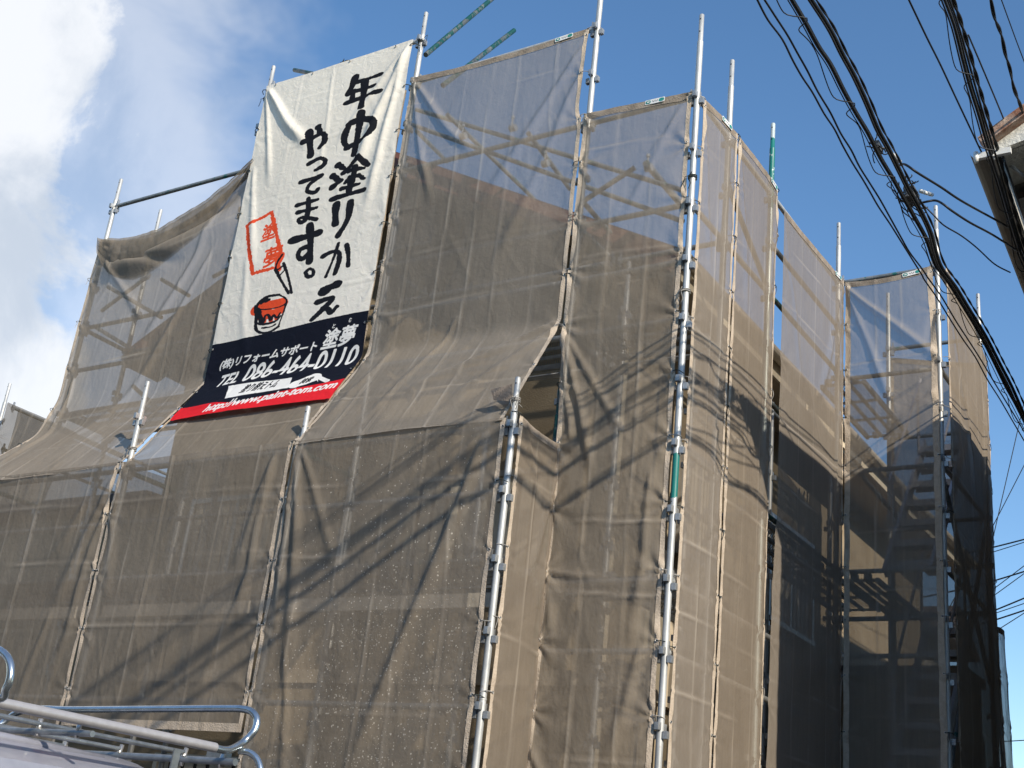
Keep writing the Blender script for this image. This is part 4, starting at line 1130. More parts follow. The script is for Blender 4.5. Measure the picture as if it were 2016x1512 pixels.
def text(body, p_left, p_right, h_px, col=WHT, bold=1.0, shear=.25, lift=0.0):
    """p_left / p_right: photo points at the lower corners of the line; h_px its photo height"""
    a, b = to_img(p_left), to_img(p_right)
    top = to_img((p_left[0] + 0, p_left[1] - h_px)); hh = np.linalg.norm((top - a)[1])
    c = bpy.data.curves.new('lettering', 'FONT'); c.body = body; c.size = 1.0
    o = bpy.data.objects.new('lettering', c); COL.objects.link(o)
    me = o.to_mesh(); me.calc_loop_triangles()
    co = np.array([v.co[:2] for v in me.vertices]); tr_ = [[co[i] for i in lt.vertices] for lt in me.loop_triangles]
    o.to_mesh_clear(); bpy.data.objects.remove(o); bpy.data.curves.remove(c)
    mn, mx_ = co.min(0), co.max(0)
    T_ = (np.array(tr_) - mn) / (mx_ - mn)
    d_ = b - a; upv = np.array([shear * hh, -hh])
    out_ = a + T_[..., 0:1] * (d_ - np.array([shear * hh, 0])) + T_[..., 1:2] * upv
    tri_raster(out_, col, bold)
# fields: white, navy, red
bl, br_ = to_img((418, 679)), to_img((728, 612))
navy_edge = bl[1] + (br_[1] - bl[1]) * xx / IW + 6 * np.sin(xx / 160)
paint((yy > navy_edge).astype(float), NAVY)
r1 = [to_img(p)[1] for p in ((378, 801), (430, 795), (500, 790), (560, 775), (620, 760), (690, 743))]
red_edge = np.interp(xx[0], np.linspace(0, IW, 6), r1)
paint((yy > red_edge[None, :]).astype(float), RED)
# brush lettering, first column
for pts, w_ in (([(1095, 455), (1078, 505), (1050, 560)], 30), ([(1090, 492), (1150, 475), (1245, 440)], 22), ([(1150, 480), (1142, 560), (1125, 640)], 30), ([(1085, 545), (1150, 528), (1205, 508)], 20),
                ([(1082, 545), (1068, 602)], 24), ([(1035, 615), (1130, 582), (1238, 540)], 24),
                ([(1065, 735), (1035, 790), (1020, 850), (1050, 882)], 26), ([(1055, 745), (1130, 705), (1200, 715), (1208, 755), (1160, 820), (1040, 882)], 28), ([(1128, 672), (1110, 780), (1085, 920)], 29),
                ([(990, 985), (1020, 1003)], 28), ([(958, 1050), (990, 1073)], 28), ([(950, 1120), (975, 1100), (1003, 1078)], 26), ([(1110, 940), (1062, 992), (1020, 1032)], 25), ([(1110, 940), (1165, 982)], 27),
                ([(1052, 1022), (1140, 1000)], 20), ([(1090, 1000), (1075, 1085)], 24), ([(1055, 1060), (1030, 1092)], 20), ([(1110, 1045), (1140, 1062)], 20), ([(1010, 1125), (1110, 1095)], 20), ([(1062, 1082), (1048, 1160)], 25),
                ([(950, 1188), (1020, 1165), (1140, 1130)], 25),
                ([(978, 1215), (972, 1270), (970, 1335)], 30), ([(1062, 1200), (1050, 1300), (985, 1405)], 26),
                ([(785, 852), (850, 815), (905, 790), (915, 840), (878, 882)], 25), ([(818, 785), (822, 850), (824, 930)], 31), ([(872, 758), (884, 800)], 26),
                ([(815, 978), (880, 940), (918, 955), (900, 992), (855, 1015)], 21), ([(765, 1088), (830, 1068), (890, 1045)], 22), ([(885, 1050), (815, 1100), (798, 1145), (850, 1152), (872, 1125)], 20),
                ([(745, 1225), (865, 1190)], 20), ([(750, 1268), (860, 1238)], 20), ([(812, 1185), (810, 1285), (775, 1335), (745, 1312), (780, 1292), (858, 1308)], 20)):
    S2(pts, w_)
for pts, w_ in (([(850, 125), (940, 100), (1040, 68)], 42), ([(975, 15), (985, 120), (972, 275)], 36), ([(965, 165), (905, 185), (888, 240), (925, 262), (975, 205)], 27),
                ([(945, 350), (960, 385), (1000, 372), (1005, 335), (975, 320), (945, 350)], 19),
                ([(1070, 235), (1130, 200), (1186, 196), (1184, 270), (1150, 358)], 24), ([(1180, 140), (1140, 260), (1088, 380)], 15), ([(1236, 150), (1250, 215), (1246, 300)], 22),
                ([(1068, 488), (1110, 455), (1170, 430)], 46), ([(1030, 560), (1100, 535), (1152, 522), (1080, 600), (990, 685)], 28), ([(1070, 600), (1110, 605), (1120, 645), (1168, 590)], 25)):
    S3(pts, w_)
# the orange seal
for a, b in (((1228, 365), (1345, 303)), ((1350, 300), (1402, 515)), ((1240, 470), (1228, 365)), ((1238, 480), (1258, 605)), ((1258, 605), (1355, 578))):
    S1([a, ((a[0] + b[0]) / 2, (a[1] + b[1]) / 2), b], 13, col=ORG, ragged=4.0, taper=False)
text('塗', (511 + 4, 478), (542, 468), 32, ORG, 3.0, .0)
text('夢', (518, 530), (552, 519), 36, ORG, 3.0, .0)
# paint brush
S3([(775, 228), (745, 295), (752, 330)], 34, col=ORG); S3([(782, 225), (740, 290), (735, 340)], 11); S3([(735, 330), (770, 400), (828, 498)], 15); S3([(790, 285), (822, 370), (848, 495)], 14); S3([(755, 330), (790, 300)], 9); S3([(765, 370), (800, 335)], 9)
# paint jar
for pts, w_ in (([(600, 620), (690, 580), (780, 570)], 60), ([(640, 660), (720, 640), (765, 620)], 50), ([(700, 660), (705, 700)], 22), ([(745, 640), (740, 680)], 22), ([(655, 640), (660, 700)], 20)): S3(pts, w_, col=ORG, ragged=1)
for pts, w_ in (([(598, 600), (620, 560), (680, 520), (760, 510)], 17), ([(760, 510), (815, 535), (812, 575), (740, 605), (640, 618), (600, 600)], 8), ([(592, 590), (600, 680), (590, 760), (640, 785), (700, 775), (755, 735)], 15),
                ([(815, 560), (790, 640), (755, 735)], 9), ([(605, 620), (620, 650), (640, 700)], 30), ([(640, 560), (690, 545)], 24), ([(655, 690), (662, 655), (690, 650), (700, 700), (720, 645), (745, 680), (768, 640)], 14),
                ([(600, 712), (650, 722), (740, 700), (770, 660)], 13), ([(640, 745), (700, 740), (735, 720)], 9)): S3(pts, w_)
# printed lines on the navy field
def P4(x, y): return (340 + x * .2083, 600 + y * .2083)
text('(株)リフォームサポート', P4(435, 628), P4(1372, 447), 20, WHT, 2.0)
text('塗夢', P4(1402, 432), P4(1735, 358), 37, WHT, 2.6)
text('と', P4(1512, 225), P4(1545, 218), 8, WHT, .6); text('む', P4(1668, 168), P4(1700, 160), 8, WHT, .6)
text('TEL', P4(388, 788), P4(610, 745), 20, WHT, 2.2, .16)
text('086-464-0110', P4(640, 742), P4(1722, 552), 30, WHT, 2.8, .16)
box = [to_img(P4(*p)) for p in ((500, 905), (1100, 805), (1138, 702), (540, 788))]
tri_raster([[box[0], box[1], box[2]], [box[0], box[2], box[3]]], WHT)
text('塗り替えトム', P4(628, 855), P4(985, 790), 14, INK, 1.6)
stroke([P4(1185, 760), P4(1330, 700)], 19, col=WHT, ragged=.3, taper=False)
text('検索', P4(1190, 765), P4(1315, 735), 10, INK, 1.4)
ar = [to_img(P4(*p)) for p in ((1345, 690), (1385, 665), (1380, 735))]; tri_raster([ar], WHT)
stroke([P4(1385, 690), P4(1465, 722)], 6, col=WHT, ragged=.2, taper=False)
text('http://www.paint-tom.com', P4(262, 1048), P4(1530, 800), 15, WHT, 2.2)
# grime, thin darker lines down the cloth
gm = np.clip(fbm(xx / 240, yy / 200, 61, 4) * .5 + .3, 0, 1)
img *= (1 - .10 * gm)[..., None]
for gx in (.30, .52, .72): img *= (1 - .10 * np.exp(-((xx - gx * IW - 5 * np.sin(yy / 170)) / 2.2) ** 2))[..., None]
bimg = bpy.data.images.new('banner_print', IW, IH, alpha=False)
srgb = np.where(img <= .0031308, img * 12.92, 1.055 * np.power(np.clip(img, 1e-6, 1), 1 / 2.4) - .055)
rgba = np.ones((IH, IW, 4), np.float32); rgba[..., :3] = srgb[::-1]
bimg.pixels.foreach_set(rgba.reshape(-1)); bimg.update(); bimg.pack()
def banner_mat():
    mt, nd, lk = new_mat('printed_banner')
    out = N(nd, 'ShaderNodeOutputMaterial'); b = N(nd, 'ShaderNodeBsdfPrincipled')
    uv = N(nd, 'ShaderNodeUVMap'); uv.uv_map = 'UVMap'
    mp = N(nd, 'ShaderNodeMapping'); mp.inputs['Scale'].default_value = (1 / BW, -1 / BH, 1); mp.inputs['Location'].default_value = (0, 1, 0)
    lk.new(uv.outputs[0], mp.inputs[0])
    ti = N(nd, 'ShaderNodeTexImage'); ti.image = bimg; ti.extension = 'EXTEND'
    lk.new(mp.outputs[0], ti.inputs[0])
    lk.new(ti.outputs[0], b.inputs['Base Color']); b.inputs['Roughness'].default_value = .8; b.inputs['Specular IOR Level'].default_value = .1
    tr = N(nd, 'ShaderNodeBsdfTranslucent'); lk.new(ti.outputs[0], tr.inputs[0])
    nz = N(nd, 'ShaderNodeTexNoise'); setin(nz, Scale=14.0, Detail=6.0, Distortion=.8); lk.new(uv.outputs[0], nz.inputs['Vector'])
    bp = N(nd, 'ShaderNodeBump'); setin(bp, Strength=.5, Distance=.012); lk.new(nz.outputs['Fac'], bp.inputs['Height']); lk.new(bp.outputs[0], b.inputs['Normal'])
    mx = N(nd, 'ShaderNodeMixShader'); mx.inputs[0].default_value = .10
    lk.new(b.outputs[0], mx.inputs[1]); lk.new(tr.outputs[0], mx.inputs[2]); lk.new(mx.outputs[0], out.inputs[0]); return mt
M_BANNER = banner_mat()
yb_end, zb_end = YBN + slv[0] * .56, BZK + slv[1] * .56
bn = sheet('white banner with black brush lettering and a navy and red foot, hung on the scaffold', [(BX0, YBN, BZ0), (BX0, YBN, BZK), (BX0, yb_end, zb_end)], [(BX1, YBN, BZ0), (BX1, YBN, BZK), (BX1, yb_end, zb_end)], FY,
           mat=M_BANNER, creases=4, foldk=.40, crumple=.5, billow=.02, ties=.62, hems='', sag=.02, sagd=.3, scallop=.008, name='banner', group=None, smk=3, rough=.9, cord=False,
           folds=((.02, .02, .75, .95, .045, .09), (.03, .0, .35, 1.3, .03, .04), (1.78, .03, 1.3, 1.5, .05, .075), (1.79, .05, 1.05, 1.0, .035, .04), (1.78, .0, 1.55, 1.9, .04, .06), (.9, .03, .95, 1.4, .02, .02), (.06, .9, .35, 2.2, .04, .035), (.2, 1.9, .5, 3.2, .05, .02),
                  (.2, 3.35, 1.7, 3.3, .035, .02), (.1, 3.6, 1.6, 3.52, .035, .025)))
bn.root['category'] = 'banner'
for j in range(int(bn.H / .47) + 1):
    for side in (0, 1):
        r_ = min(int((j * .47 + .02) / bn.H * (bn.nv - 1)) + 2, bn.nv - 2); c_ = 1 if side == 0 else bn.nu - 2
        e = link('eyelet', EYE, bn.root); e.location = tuple(bn.P[r_, c_] + bn.N[r_, c_] * .005 - bn.org); e.rotation_euler = Vector(bn.N[r_, c_]).to_track_quat('Z', 'Y').to_euler()
        p0 = bn.P[r_, c_] + bn.N[r_, c_] * .008 - bn.org; sg = -1 if side == 0 else 1
        b_ = MB(); b_.tube([p0, p0 + np.array([sg * .03, -.004, .005]), p0 + np.array([sg * .055, .01, .0]), p0 + np.array([sg * .075, .05, -.004])], .004, 5); b_.build('tie_cord', M_CORD_BLK, bn.root)
for s_ in (.08, .35, .6, .9):
    c_ = int(s_ * (bn.nu - 1)); e = link('eyelet', EYE, bn.root); e.location = tuple(bn.P[1, c_] + bn.N[1, c_] * .006 - bn.org); e.rotation_euler = Vector(bn.N[1, c_]).to_track_quat('Z', 'Y').to_euler()
# knots of black cord at the poles
def knot(p, label, mat=M_CORD_BLK, s=1.0):
    o = thing('cord_knot', label, 'cord', p, 'knotted cords on the poles')
    b_ = MB()
    th = np.linspace(0, 2 * math.pi * 2.2, 28)
    b_.tube([(math.cos(a) * .032, math.sin(a) * .032, (i / 27 - .5) * .03) for i, a in enumerate(th)], .0045, 5)
    link('cord_loop', mk_mesh('cord_loop', b_.v, b_.f, mat, True), o)
    for j in range(3):
        b_ = MB(); a = random.uniform(-.9, .9)
        b_.tube([(.02 * j - .02, -.035, 0), (.05 * a, -.06, -.02), (.09 * a + .02, -.05, .02 - .05 * j), (.1 * a, -.045, -.06 - .03 * j)], .003, 5)
        link('cord_end', mk_mesh('cord_end', b_.v, b_.f, mat, True), o)
knot((XU[1], YU, 8.55), 'black cord knot at the banner top left pole'); knot((XU[2], YU, 8.66), 'black cord knot at the banner top right pole')
knot((-7.3, YU - .005, 8.69), 'black cord knot in the middle of the banner top tube'); knot((XO, YU, 6.55), 'dark cord wound on the corner pole')
knot((-4.51, YP, 4.62), 'grey cord tied round the free standing pole', M_CORD); knot((XO, YU, 5.6), 'grey cord low on the corner pole', M_CORD); knot((XU[3] - .04, YU - .02, 5.46), 'grey cords hanging at the apex of the opening', M_CORD)
knot((-8.34, YP, 4.62), 'cord on the left lower pole', M_CORD)
# torn flap beside the free standing pole
fl = MB(); _f = np.array([-4.50, YP - .03, 4.60])
fl.add([_f + np.array([-.02, 0, 0]), _f + np.array([-.16, -.02, .02]), _f + np.array([-.19, -.03, .10]), _f + np.array([-.10, -.02, .11]), _f + np.array([-.03, -.01, .13])], [(0, 1, 2, 3, 4)])
fl.add([p + np.array([0, .003, 0]) for p in fl.v[:5]], [(4, 3, 2, 1, 0)])
tag(fl.build('cloth_flap', M_HEM_DARK, origin=_f), 'small dark torn flap of mesh beside the free standing pole', 'cloth flap')

# ================================================================ NEIGHBOUR'S EAVE AT THE RIGHT EDGE
nb_far = atz(2016, 470, 6.25)
nb = thing('neighbour_house', 'old neighbouring house at the right edge, rusty verge and stained white plaster gable', 'house', (-1.2, 8.6, 0))
NO = np.array([-1.2, 8.6, 0])
def npart(mb, name, mat, parent=None):
    return link(name, mk_mesh(name, [(a - NO[0], b - NO[1], c - NO[2]) for a, b, c in mb.v], mb.f, mat, False, mb.m), parent or nb)
TX, TY, TZ = -1.445, 7.37, 6.31
edir = np.array([nb_far[0] - TX, nb_far[1] - TY]); edir /= np.linalg.norm(edir)
def ev(dist, dz=0, side=0):   # a point along the eave
    return np.array([TX + edir[0] * dist + side, TY + edir[1] * dist, TZ + dz])
SPAN, KT, KB = 3.0, .62, .20
q = MB()       # gable plaster board
q.add([(TX + .02, TY, TZ - .05), (TX + SPAN, TY, TZ - .05 + KB * SPAN), (TX + SPAN, TY, TZ + KT * SPAN - .06), (TX + .02, TY, TZ + .02),
       (TX + .02, TY + .05, TZ - .05), (TX + SPAN, TY + .05, TZ - .05 + KB * SPAN), (TX + SPAN, TY + .05, TZ + KT * SPAN - .06), (TX + .02, TY + .05, TZ + .02)],
      [(0, 1, 2, 3), (7, 6, 5, 4), (0, 4, 5, 1), (3, 2, 6, 7), (0, 3, 7, 4), (1, 5, 6, 2)])
npart(q, 'verge_panel', M_PLASTER)
q = MB(); q.beam((TX - .06, TY - .03, TZ - .005), (TX + SPAN, TY - .03, TZ + KT * SPAN + .03), .10, .07); npart(q, 'rusty_flashing', M_RUST)
q = MB()       # roof slab + soffit
a0, a1 = ev(0), ev(9)
q.add([a0 + (0, 0, .03), (TX + SPAN, TY, TZ + KT * SPAN + .02), (TX + SPAN, TY + 9, TZ + KT * SPAN + .02), a1 + (0, 0, .03), a0 + (0, 0, .08), (TX + SPAN, TY, TZ + KT * SPAN + .08), (TX + SPAN, TY + 9, TZ + KT * SPAN + .08), a1 + (0, 0, .08)],
      [(0, 1, 2, 3), (7, 6, 5, 4), (0, 4, 5, 1), (1, 5, 6, 2), (2, 6, 7, 3), (3, 7, 4, 0)]); npart(q, 'roof', M_ROOF)
q = MB()
q.add([a0 + (.05, .05, -.05), (TX + SPAN, TY + .05, TZ - .05 + KB * SPAN), (TX + SPAN, TY + 9, TZ - .05 + KB * SPAN), a1 + (.05, 0, -.05), a0 + (.05, .05, -.03), (TX + SPAN, TY + .05, TZ - .03 + KB * SPAN), (TX + SPAN, TY + 9, TZ - .03 + KB * SPAN), a1 + (.05, 0, -.03)],
      [(0, 1, 2, 3), (7, 6, 5, 4)]); npart(q, 'soffit', M_PLASTER)
for i in range(12):
    d0 = .5 + i * .75; q = MB(); p0 = ev(d0, -.09, .06); q.beam(p0, p0 + np.array([1.4, 0, KB * 1.4]), .07, .07); npart(q, 'rafter', M_WOODDARK)
q = MB(); q.beam(ev(0, -.02, .0), ev(9, -.02, .0), .035, .16); npart(q, 'eave_fascia', M_PLASTER)
q = MB(); q.beam(ev(.12, -.10, .20), ev(9, -.10, .20), .05, .08); npart(q, 'eave_beam', M_WOODDARK)
g = MB(); prof = [(math.cos(a) * .065, math.sin(a) * .065) for a in np.linspace(math.pi, 2 * math.pi, 8)]; n = len(prof)
g.add([ev(dd, -.02 + p_[1], -.085 + p_[0]) for dd in (0, 9) for p_ in prof], [(i, i + 1, n + i + 1, n + i) for i in range(n - 1)]); npart(g, 'gutter', M_NWALL)
wx = -1.02
q = MB(); q.box((wx, 8.02, 0), (TX + SPAN, 20, 6.32)); npart(q, 'wall', M_NWALL)
for z0, y0 in ((4.4, 9.3), (4.4, 11.6), (1.2, 9.6)):
    q = MB(); q.box((wx - .05, y0, z0), (wx - .002, y0 + 1.3, z0 + 1.0)); wd = npart(q, 'window', M_FRAME)
    for j in (0, 1):
        q = MB(); q.box((wx - .056, y0 + .06 + j * .62, z0 + .06), (wx - .051, y0 + .62 + j * .62, z0 + .94)); npart(q, 'pane', M_GLASS, wd)
# white wiring bracket, hook and turnbuckle at the eave corner
bk = thing('wiring_bracket', 'white bracket with insulators fixed under the rusty eave corner', 'bracket', tuple(ev(.02, -.06, -.02)))
b_ = MB(); b_.box((-.10, -.03, -.03), (.13, .0, .012)); link('plate', mk_mesh('plate', b_.v, b_.f, M_WHITE), bk)
for x in (-.085, .02):
    b_ = MB(); b_.tube([(x, -.03, .02), (x, -.03, -.02), (x, -.03, -.06)], [.014, .018, .012], 10); link('insulator', mk_mesh('insulator', b_.v, b_.f, M_WHITE, True), bk)
hk = thing('hook_and_turnbuckle', 'steel eye hook with turnbuckle stay below the white bracket', 'hook', tuple(aty(1974, 312, 7.6)))
b_ = MB(); b_.tube([(math.cos(a) * .028, 0, math.sin(a) * .028) for a in np.linspace(0, 2 * math.pi * .9, 16)], .007, 6); link('eye_hook', mk_mesh('eye_hook', b_.v, b_.f, M_CHROME, True), hk)
b_ = MB(); b_.tube([(0, 0, .03), (-.03, 0, .12)], .006, 6); link('hook_shank', mk_mesh('hook_shank', b_.v, b_.f, M_CHROME, True), hk)
_d = aty(2016, 347, 7.6) - aty(1974, 312, 7.6)
b_ = MB(); b_.tube([_d * .25, _d * .95], .012, 8); b_.tube([_d * .0, _d * .3], .005, 6); b_.tube([_d * .9, _d * 1.9], .005, 6); link('turnbuckle', mk_mesh('turnbuckle', b_.v, b_.f, M_ALU, True), hk)

# ================================================================ OVERHEAD CABLES
def spl(pts, n_sub=6):
    P_ = [np.array(p, float) for p in pts]
    out_ = []
    for i in range(len(P_) - 1):
        p0 = P_[max(i - 1, 0)]; p1 = P_[i]; p2 = P_[i + 1]; p3 = P_[min(i + 2, len(P_) - 1)]
        for j in range(n_sub):
            t = j / n_sub
            out_.append(.5 * ((2 * p1) + (-p0 + p2) * t + (2 * p0 - 5 * p1 + 4 * p2 - p3) * t * t + (-p0 + 3 * p1 - 3 * p2 + p3) * t ** 3))
    out_.append(P_[-1]); return out_
def cable_pts(px, x0, x1, near=-14.0, far=26.0, seg=6):
    """photo polyline -> cable running along the street at lateral position x0 (first point) .. x1 (last)"""
    n_ = len(px); pts = [atx(p[0], p[1], x0 + (x1 - x0) * i / (n_ - 1)) for i, p in enumerate(px)]
    k_ = min(4, n_ - 1)
    d0 = pts[0] - pts[k_]; d0 /= abs(d0[1]); d1 = pts[-1] - pts[-1 - k_]; d1 /= abs(d1[1])
    pre = []
    if near is not None:
        for f_ in (1.0, .66, .33):
            dy = (pts[0][1] - near) * f_; pre.append(pts[0] + np.array([d0[0], d0[1], d0[2] * .25]) * dy + np.array([0, 0, .003 * dy * dy]))
    post = []
    if far is not None:
        for f_ in (.33, .66, 1.0):
            dy = (far - pts[-1][1]) * f_; post.append(pts[-1] + np.array([d1[0] * .3, 1, 0]) * dy + np.array([0, 0, .004 * dy * dy + d1[2] * min(dy, 2) * .5]))
    return pre + spl(pts, seg) + post
def cable(px, x0, x1, r, label, group='overhead cables along the lane', mat=M_WIRE, twist=0, near=-14.0, far=26.0, name='overhead_cable', wav=0.0):
    pts = cable_pts(px, x0, x1, near, far)
    o = thing(name, label, 'cable', pts[0], group)
    if not twist:
        mb = MB(); mb.tube([p - pts[0] for p in pts], r, 6); link('strand', mk_mesh('strand', mb.v, mb.f, mat, True), o)
    else:
        # twisted strands around the common line
        d_ = np.r_[0, np.cumsum([np.linalg.norm(pts[i + 1] - pts[i]) for i in range(len(pts) - 1)])]
        n_ = int(d_[-1] / .035); t = np.linspace(0, d_[-1], n_); C_ = np.stack([np.interp(t, d_, [p[i] for p in pts]) for i in range(3)], 1)
        for k_ in range(twist):
            a = t / .34 * 2 * math.pi + 2 * math.pi * k_ / twist
            Q = C_ + np.stack([np.cos(a), np.zeros_like(a), np.sin(a)], 1) * (r * .62)
            mb = MB(); mb.tube([q_ - pts[0] for q_ in Q], r * .72, 5); link('strand', mk_mesh('strand', mb.v, mb.f, mat, True), o)
    return o, pts
def lash(pts, rad, pitch, r, parent_label, y0=2, y1=14, n_=1, tri=True):
    """loose wire wound round a cable group with kinked hangers"""
    d_ = np.r_[0, np.cumsum([np.linalg.norm(pts[i + 1] - pts[i]) for i in range(len(pts) - 1)])]
    C = np.array(pts); a0 = np.interp(y0, C[:, 1], d_); a1 = np.interp(y1, C[:, 1], d_)
    t = np.arange(a0, a1, .02); Cc = np.stack([np.interp(t, d_, C[:, i]) for i in range(3)], 1)
    ph = (t / pitch) % 1.0
    # slow loop on the outer side, quick kink on the inner side
    a = 2 * math.pi * ph
    offx = -np.sin(a) * rad * .25 - rad * .6 + rad * 1.5 * np.exp(-((ph - .5) / .06) ** 2)
    offz = np.cos(a) * rad * .7 - rad * .5
    Q = Cc + np.stack([offx, np.zeros_like(t), offz], 1)
    o = thing('lashing_wire', parent_label, 'cable', Q[0], 'loose wires wound round the cable groups')
    mb = MB(); mb.tube([q_ - Q[0] for q_ in Q], r, 5); link('strand', mk_mesh('strand', mb.v, mb.f, M_WIRE, True), o)
    return o
c5 = lambda L_: [(1200 + x * .41, y * .41) for x, y in L_]
c6 = lambda L_: [(1480 + x * .3438, y * .3438) for x, y in L_]
c23 = lambda L_: [(1500 + x * .344, 520 + y * .344) for x, y in L_]
b0a = c5([(710, 0), (760, 95), (830, 190), (880, 290), (925, 370), (975, 445), (1030, 545), (1080, 620), (1120, 700), (1165, 780), (1215, 860), (1250, 920), (1290, 990), (1350, 1080), (1400, 1160), (1450, 1240), (1500, 1320)]) + c23([(930, 90), (1000, 190), (1080, 320), (1150, 430), (1220, 530), (1290, 660), (1360, 770), (1430, 890), (1500, 1010)])
b0b = c5([(745, 0), (800, 85), (855, 170), (905, 260), (950, 340), (1000, 440), (1060, 540), (1110, 640), (1160, 720), (1200, 800), (1250, 880), (1300, 960), (1350, 1050), (1400, 1140), (1440, 1210), (1500, 1290)]) + c23([(955, 85), (1030, 190), (1110, 325), (1185, 440), (1255, 550), (1320, 660), (1390, 775), (1460, 890), (1510, 975)])
g1 = c5([(875, 0), (940, 110), (1000, 220), (1060, 310), (1120, 430), (1180, 540), (1240, 640), (1300, 760), (1360, 860), (1410, 950), (1460, 1040), (1520, 1150)]) + c23([(990, 0), (1060, 95), (1150, 240), (1240, 390), (1320, 545), (1395, 700), (1450, 800), (1510, 920)])
g2 = c5([(970, 0), (1060, 140), (1120, 260), (1180, 370), (1240, 500), (1290, 620), (1340, 710), (1390, 810), (1440, 910), (1500, 1020), (1545, 1120)]) + c23([(1020, 0), (1110, 130), (1180, 245), (1280, 410), (1365, 575), (1430, 700), (1500, 860)])
off = lambda L_, dx, dy=0: [(x + dx, y + dy) for x, y in L_]
cable(b0a, -2.24, -2.24, .0065, 'left wavy thin cable of the leftmost pair', group='thin twisted cables left of the main group')
cable(b0b, -2.17, -2.17, .0065, 'right wavy thin cable of the leftmost pair', group='thin twisted cables left of the main group')
_, G1 = cable(g1, -1.92, -1.92, .0115, 'thick black cable with wire loops wound round it, left in the main group')
cable(off(g1, -6, 3), -1.94, -1.94, .0035, 'thin cable hugging the left of the looped thick cable')
cable(off(g1, 4, 0), -1.92, -1.92, .006, 'second thick cable inside the looped group')
_, G2 = cable(g2, -1.78, -1.78, .012, 'thickest black cable, right in the main group')
cable(off(g2, -5, 1), -1.785, -1.785, .006, 'cable pressed against the left of the thickest cable')
cable(off(g2, 7, -4), -1.77, -1.77, .006, 'twisted cable along the right of the thickest cable', twist=2)
lash(G1, .060, .78, .0034, 'loops of thin black wire wound along the left thick cable', 3, 16)
b2a = c6([(1105, 0), (1160, 150), (1210, 350), (1250, 500), (1300, 660), (1340, 800), (1390, 950), (1430, 1080), (1480, 1250), (1540, 1450)])
b2b = c6([(1155, 0), (1200, 130), (1250, 300), (1290, 450), (1330, 590), (1380, 760), (1430, 930), (1470, 1080), (1510, 1230), (1559, 1400)])
b2c = c6([(1240, 200), (1300, 340), (1380, 530), (1450, 700), (1500, 830), (1560, 980)])
b2d = c6([(900, 0), (1000, 210), (1080, 370), (1150, 520), (1230, 690), (1320, 880), (1400, 1040), (1460, 1200), (1520, 1400)])
b2e = c6([(1370, 0), (1390, 100), (1430, 200), (1450, 300), (1480, 400), (1500, 500), (1530, 580), (1550, 635), (1600, 760)])
b2f = c6([(1430, 0), (1470, 110), (1510, 220), (1559, 350), (1600, 460)])
gB = 'cables of the right group in front of the rusty eave'
_, G3 = cable(b2a, -1.36, -1.48, .0095, 'left thick cable of the right group', gB)
cable(off(b2a, 5, 0), -1.37, -1.49, .007, 'cable just right of the left thick one in the right group', gB)
cable(off(b2a, -5, 4), -1.39, -1.51, .005, 'thin cable at the left flank of the right group', gB)
_, G4 = cable(b2b, -1.34, -1.46, .010, 'right thick cable of the right group', gB, twist=2)
cable(off(b2b, -7, 2), -1.35, -1.47, .007, 'cable between the two thick ones of the right group', gB)
cable(b2c, -1.30, -1.40, .005, 'single straight cable leaving the right group towards the eave', gB, near=None)
cable(b2d, -1.60, -1.56, .006, 'lone straight cable between the two groups', gB)
cable(b2e, -1.22, -1.24, .009, 'wavy thick cable near the upper right corner', gB, twist=2, far=None)
cable(b2f, -1.16, -1.18, .0035, 'thin straight wire at the upper right corner', gB, far=None)
lash(G3, .055, .72, .0034, 'loops of thin wire wound along the right cable group', 3, 14)
# service drops between the groups
def drop(px, xa, xb, r, label):
    n_ = len(px); pts = spl([atx(p[0], p[1], xa + (xb - xa) * i / (n_ - 1)) for i, p in enumerate(px)])
    o = thing('service_cable', label, 'cable', pts[0], 'service cables crossing to the right group')
    mb = MB(); mb.tube([p - pts[0] for p in pts], r, 6); link('strand', mk_mesh('strand', mb.v, mb.f, M_WIRE, True), o)
    return o
drop(c6([(830, 960), (860, 940), (890, 948), (950, 990), (1080, 1070), (1200, 1150), (1380, 1250), (1470, 1300)]), -1.90, -1.50, .0075, 'upper service cable curving off the main group')
drop(c6([(960, 1165), (1000, 1155), (1050, 1148), (1090, 1165), (1150, 1210), (1250, 1275), (1380, 1345), (1520, 1435)]), -1.85, -1.50, .0075, 'middle service cable below the pale insulators')
drop(c6([(980, 1170), (1040, 1230), (1100, 1290), (1200, 1350), (1290, 1420), (1390, 1512), (1480, 1560)]), -1.85, -1.55, .005, 'lower wavy service cable')
def splice(px, X, label, s=1.0, n_=7):
    p = atx(px[0], px[1], X); o = thing('cable_splice', label, 'cable fitting', p, 'splice knots on the main cable group')
    b_ = MB(); b_.box((-.028 * s, -.06 * s, -.035 * s), (.028 * s, .07 * s, .035 * s)); link('clamp_block', mk_mesh('clamp_block', b_.v, b_.f, M_WIRE_G), o)
    for i in range(n_):
        b_ = MB(); a = random.uniform(0, 6.28)
        pts = [np.array([math.cos(a + t * 3) * .06 * s * (1 + .4 * math.sin(t * 5 + i)), (t - .5) * .34 * s + random.uniform(-.02, .02), math.sin(a + t * 3) * .06 * s - .02 * i * .3]) for t in np.linspace(0, 1, 9)]
        b_.tube(spl(pts, 3), .004, 5); link('wire_loop', mk_mesh('wire_loop', b_.v, b_.f, M_WIRE if i % 3 else M_WIRE_G, True), o)
splice((1728, 290), -1.97, 'small splice with grey clamp on the main cables', .7, 4)
splice((1795, 385), -1.96, 'tangled splice with grey clamp on the main cables', 1.1, 10)
